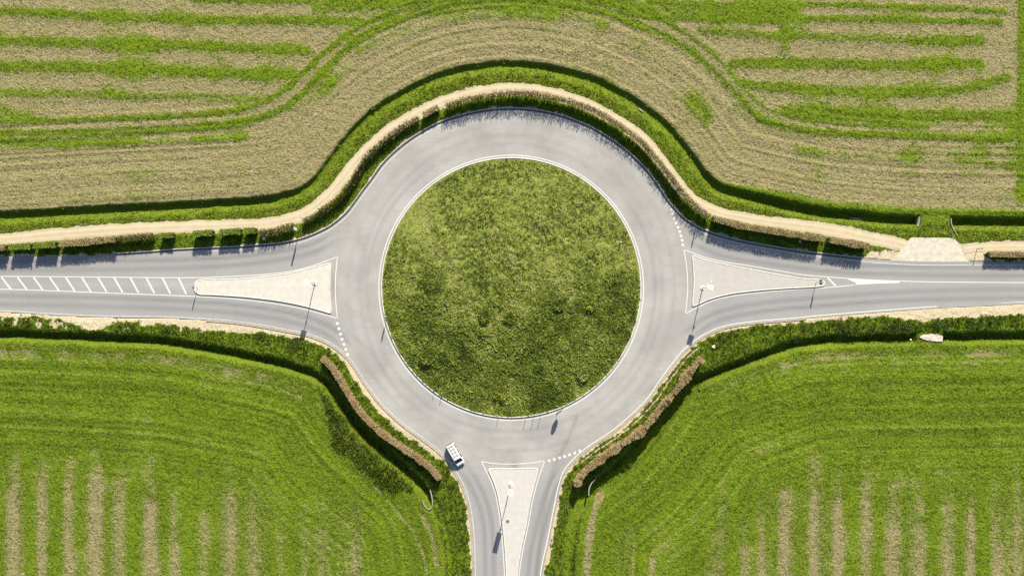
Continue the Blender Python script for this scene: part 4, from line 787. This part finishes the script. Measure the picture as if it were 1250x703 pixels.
# ------------------------------------------------------------------ van
m_van = base('van_paint_white', (0.55, 0.54, 0.50), 0.4); m_roof = base('van_roof_grey', (0.21, 0.205, 0.19), 0.5); m_glass = base('dark_glass', (0.010, 0.011, 0.014), 0.35); m_glass.node_tree.nodes['Principled BSDF'].inputs['Specular IOR Level'].default_value = 0.12
m_tyre = base('tyre_rubber', (0.02, 0.02, 0.02), 0.85); m_rim = base('rim_steel', (0.45, 0.45, 0.46), 0.35, 0.8); m_black = base('black_plastic', (0.03, 0.03, 0.03), 0.6); m_red = base('tail_red', (0.35, 0.02, 0.02), 0.25); m_lamp = base('headlight_clear', (0.75, 0.77, 0.8), 0.1)
def van():
    x, y = W(556.2, 553.6); e = empty('van', (x, y, 0.0), math.atan2(-24.9, 14.5)); tag(e, 'white van driving toward the bottom exit of the roundabout', 'van')
    # stations along the length: x, half width low, half width high, z low, z belt, z top
    st_ = [(-2.36, .80, .70, .45, 1.05, 1.70), (-2.30, .90, .76, .34, 1.08, 1.86), (-2.0, .93, .79, .30, 1.10, 1.92), (-1.0, .94, .80, .28, 1.10, 1.95), (0.2, .94, .80, .28, 1.10, 1.94), (0.75, .94, .79, .28, 1.10, 1.90),
           (1.0, .94, .78, .28, 1.10, 1.80), (1.62, .93, .84, .28, 1.07, 1.14), (2.0, .90, .80, .30, 0.98, 1.05), (2.28, .82, .70, .34, 0.86, 0.92), (2.38, .70, .58, .42, 0.72, 0.76)]
    bm = bmesh.new(); rows = []
    for (sx, wl, wh, zl, zb, zt) in st_:
        half = [(0, zl - 0.02), (wl * .8, zl), (wl, zl + .18), (wl + .005, zb - .15), (wl - .02, zb), (wh + .03, zb + (zt - zb) * .62), (wh - .02, zt - .08 * (zt - zb)), (wh - .16, zt - .005), (0, zt + .02)]
        full = half + [(-a_, b_) for a_, b_ in half[-2:0:-1]]
        rows.append([bm.verts.new((sx, a_, b_)) for a_, b_ in full])
    n = len(rows[0])
    for r0, r1 in zip(rows, rows[1:]):
        for i in range(n): bm.faces.new((r0[i], r0[(i + 1) % n], r1[(i + 1) % n], r1[i]))
    bm.faces.new(rows[0]); bm.faces.new(rows[-1][::-1]); bmesh.ops.recalc_face_normals(bm, faces=bm.faces)
    me = bpy.data.meshes.new('body'); bm.to_mesh(me); bm.free()
    for p_ in me.polygons: p_.use_smooth = True
    body = link('body', me, m_van, e); sb = body.modifiers.new('sub', 'SUBSURF'); sb.levels = 1; sb.render_levels = 2
    b = MB()
    b.bm.faces.new([b.bm.verts.new(p_) for p_ in ((1.0, -.70, 1.90), (1.0, .70, 1.90), (1.30, .77, 1.60), (1.66, .80, 1.22), (1.66, -.80, 1.22), (1.30, -.77, 1.60))])
    wsp = b.build('windscreen', m_glass, e); md = wsp.modifiers.new('th', 'SOLIDIFY'); md.thickness = 0.03
    for s_ in (-1, 1):
        for x0, x1, f0, f1 in ((-2.05, -1.1, 0.05, 0), (-1.0, 0.0, 0, 0), (0.1, 1.25, 0, 0.5)):
            b = MB(); b.bm.faces.new([b.bm.verts.new(p_) for p_ in ((x0, s_ * .955, 1.15), (x1, s_ * .955, 1.15), (x1 - f1, s_ * .845, 1.68), (x0 + f0, s_ * .845, 1.68))])
            o_ = b.build('side_window', m_glass, e); md = o_.modifiers.new('th', 'SOLIDIFY'); md.thickness = 0.02
    b = MB(); b.bm.faces.new([b.bm.verts.new(p_) for p_ in ((-2.375, -.66, 1.15), (-2.375, .66, 1.15), (-2.345, .60, 1.66), (-2.345, -.60, 1.66))]); o_ = b.build('rear_window', m_glass, e); md = o_.modifiers.new('th', 'SOLIDIFY'); md.thickness = 0.02
    b = MB()
    for i in range(4):
        for s_ in (-1, 1): b.box((0.56, 0.50, 0.03), (-1.92 + i * 0.70, s_ * 0.29, 1.955 - 0.01 * (i in (0, 3))), bevel=0.01)
    b.build('roof_panels', m_roof, e)
    for s_ in (-1, 1):
        b = MB(); b.tube((-2.0, s_ * .66, 2.0), (0.6, s_ * .66, 1.99), 0.025, seg=8)
        for xx in (-1.9, -0.7, 0.5): b.tube((xx, s_ * .66, 1.90), (xx, s_ * .66, 2.0), 0.02, seg=6)
        b.build('roof_rail', m_van, e)
        MB().box((0.14, 0.2, 0.22), (1.12, s_ * 1.04, 1.22), bevel=0.04).build('mirror', m_van, e)
        MB().box((0.12, 0.34, 0.2), (2.24, s_ * .58, 0.82), (0, 0, s_ * -0.45), 0.04).build('headlight', m_lamp, e)
        MB().box((0.08, 0.14, 0.62), (-2.34, s_ * .76, 1.28), (0, 0, s_ * 0.3), 0.02).build('taillight', m_red, e)
        for wx in (-1.45, 1.5):
            t_ = MB().tube((wx, s_ * .72, .33), (wx, s_ * .95, .33), .33, .33, 26).build('wheel', m_tyre, e); MB().tube((wx, s_ * .94, .33), (wx, s_ * .962, .33), .20, .19, 20).build('rim', m_rim, t_)
    MB().box((0.16, 1.56, 0.2), (2.36, 0, 0.48), bevel=0.05).build('front_bumper', m_black, e); MB().box((0.12, 1.66, 0.2), (-2.38, 0, 0.5), bevel=0.05).build('rear_bumper', m_black, e)
    for s_ in (-1, 1): MB().tube((1.66, s_ * .1 , 1.19), (1.48, s_ * .1 + .55, 1.33), 0.012, seg=6).build('wiper', m_black, e)
van()

# ------------------------------------------------------------------ camera, light, world
cam = bpy.data.cameras.new('camera'); co = bpy.data.objects.new('camera', cam); C.objects.link(co); HC = 200.0
co.location = (0, 0, HC); co.rotation_euler = (0, 0, 0); cam.sensor_width = 36; cam.sensor_fit = 'HORIZONTAL'; cam.lens = 36 * HC / (1250 / S); cam.clip_start = 1; cam.clip_end = 8000
bpy.context.scene.camera = co
EL = R(36); AZ = math.atan2(0.227, 0.974)
sd = Vector((math.sin(AZ) * math.cos(EL), math.cos(AZ) * math.cos(EL), math.sin(EL)))
sl_ = bpy.data.lights.new('sun', 'SUN'); sl_.energy = 4.6; sl_.angle = R(0.5); sl_.color = (1.0, 0.93, 0.80); so = bpy.data.objects.new('sun', sl_); C.objects.link(so); so.rotation_euler = sd.to_track_quat('Z', 'Y').to_euler(); so.location = sd * 300
w = bpy.data.worlds.new('World'); bpy.context.scene.world = w; w.use_nodes = True; nt = w.node_tree; nt.nodes.clear()
sk = nt.nodes.new('ShaderNodeTexSky'); sk.sky_type = 'NISHITA'; sk.sun_disc = False; sk.sun_elevation = EL; sk.sun_rotation = AZ; bg = nt.nodes.new('ShaderNodeBackground'); bg.inputs[1].default_value = 0.085; ow = nt.nodes.new('ShaderNodeOutputWorld')
nt.links.new(sk.outputs[0], bg.inputs[0]); nt.links.new(bg.outputs[0], ow.inputs[0])
sc = bpy.context.scene; sc.view_settings.view_transform = 'Standard'; sc.view_settings.look = 'None'; sc.view_settings.gamma = 1.0; sc.view_settings.use_curve_mapping = False; sc.view_settings.exposure = 1.45
sc.cycles.max_bounces = 6; sc.cycles.use_denoising = False
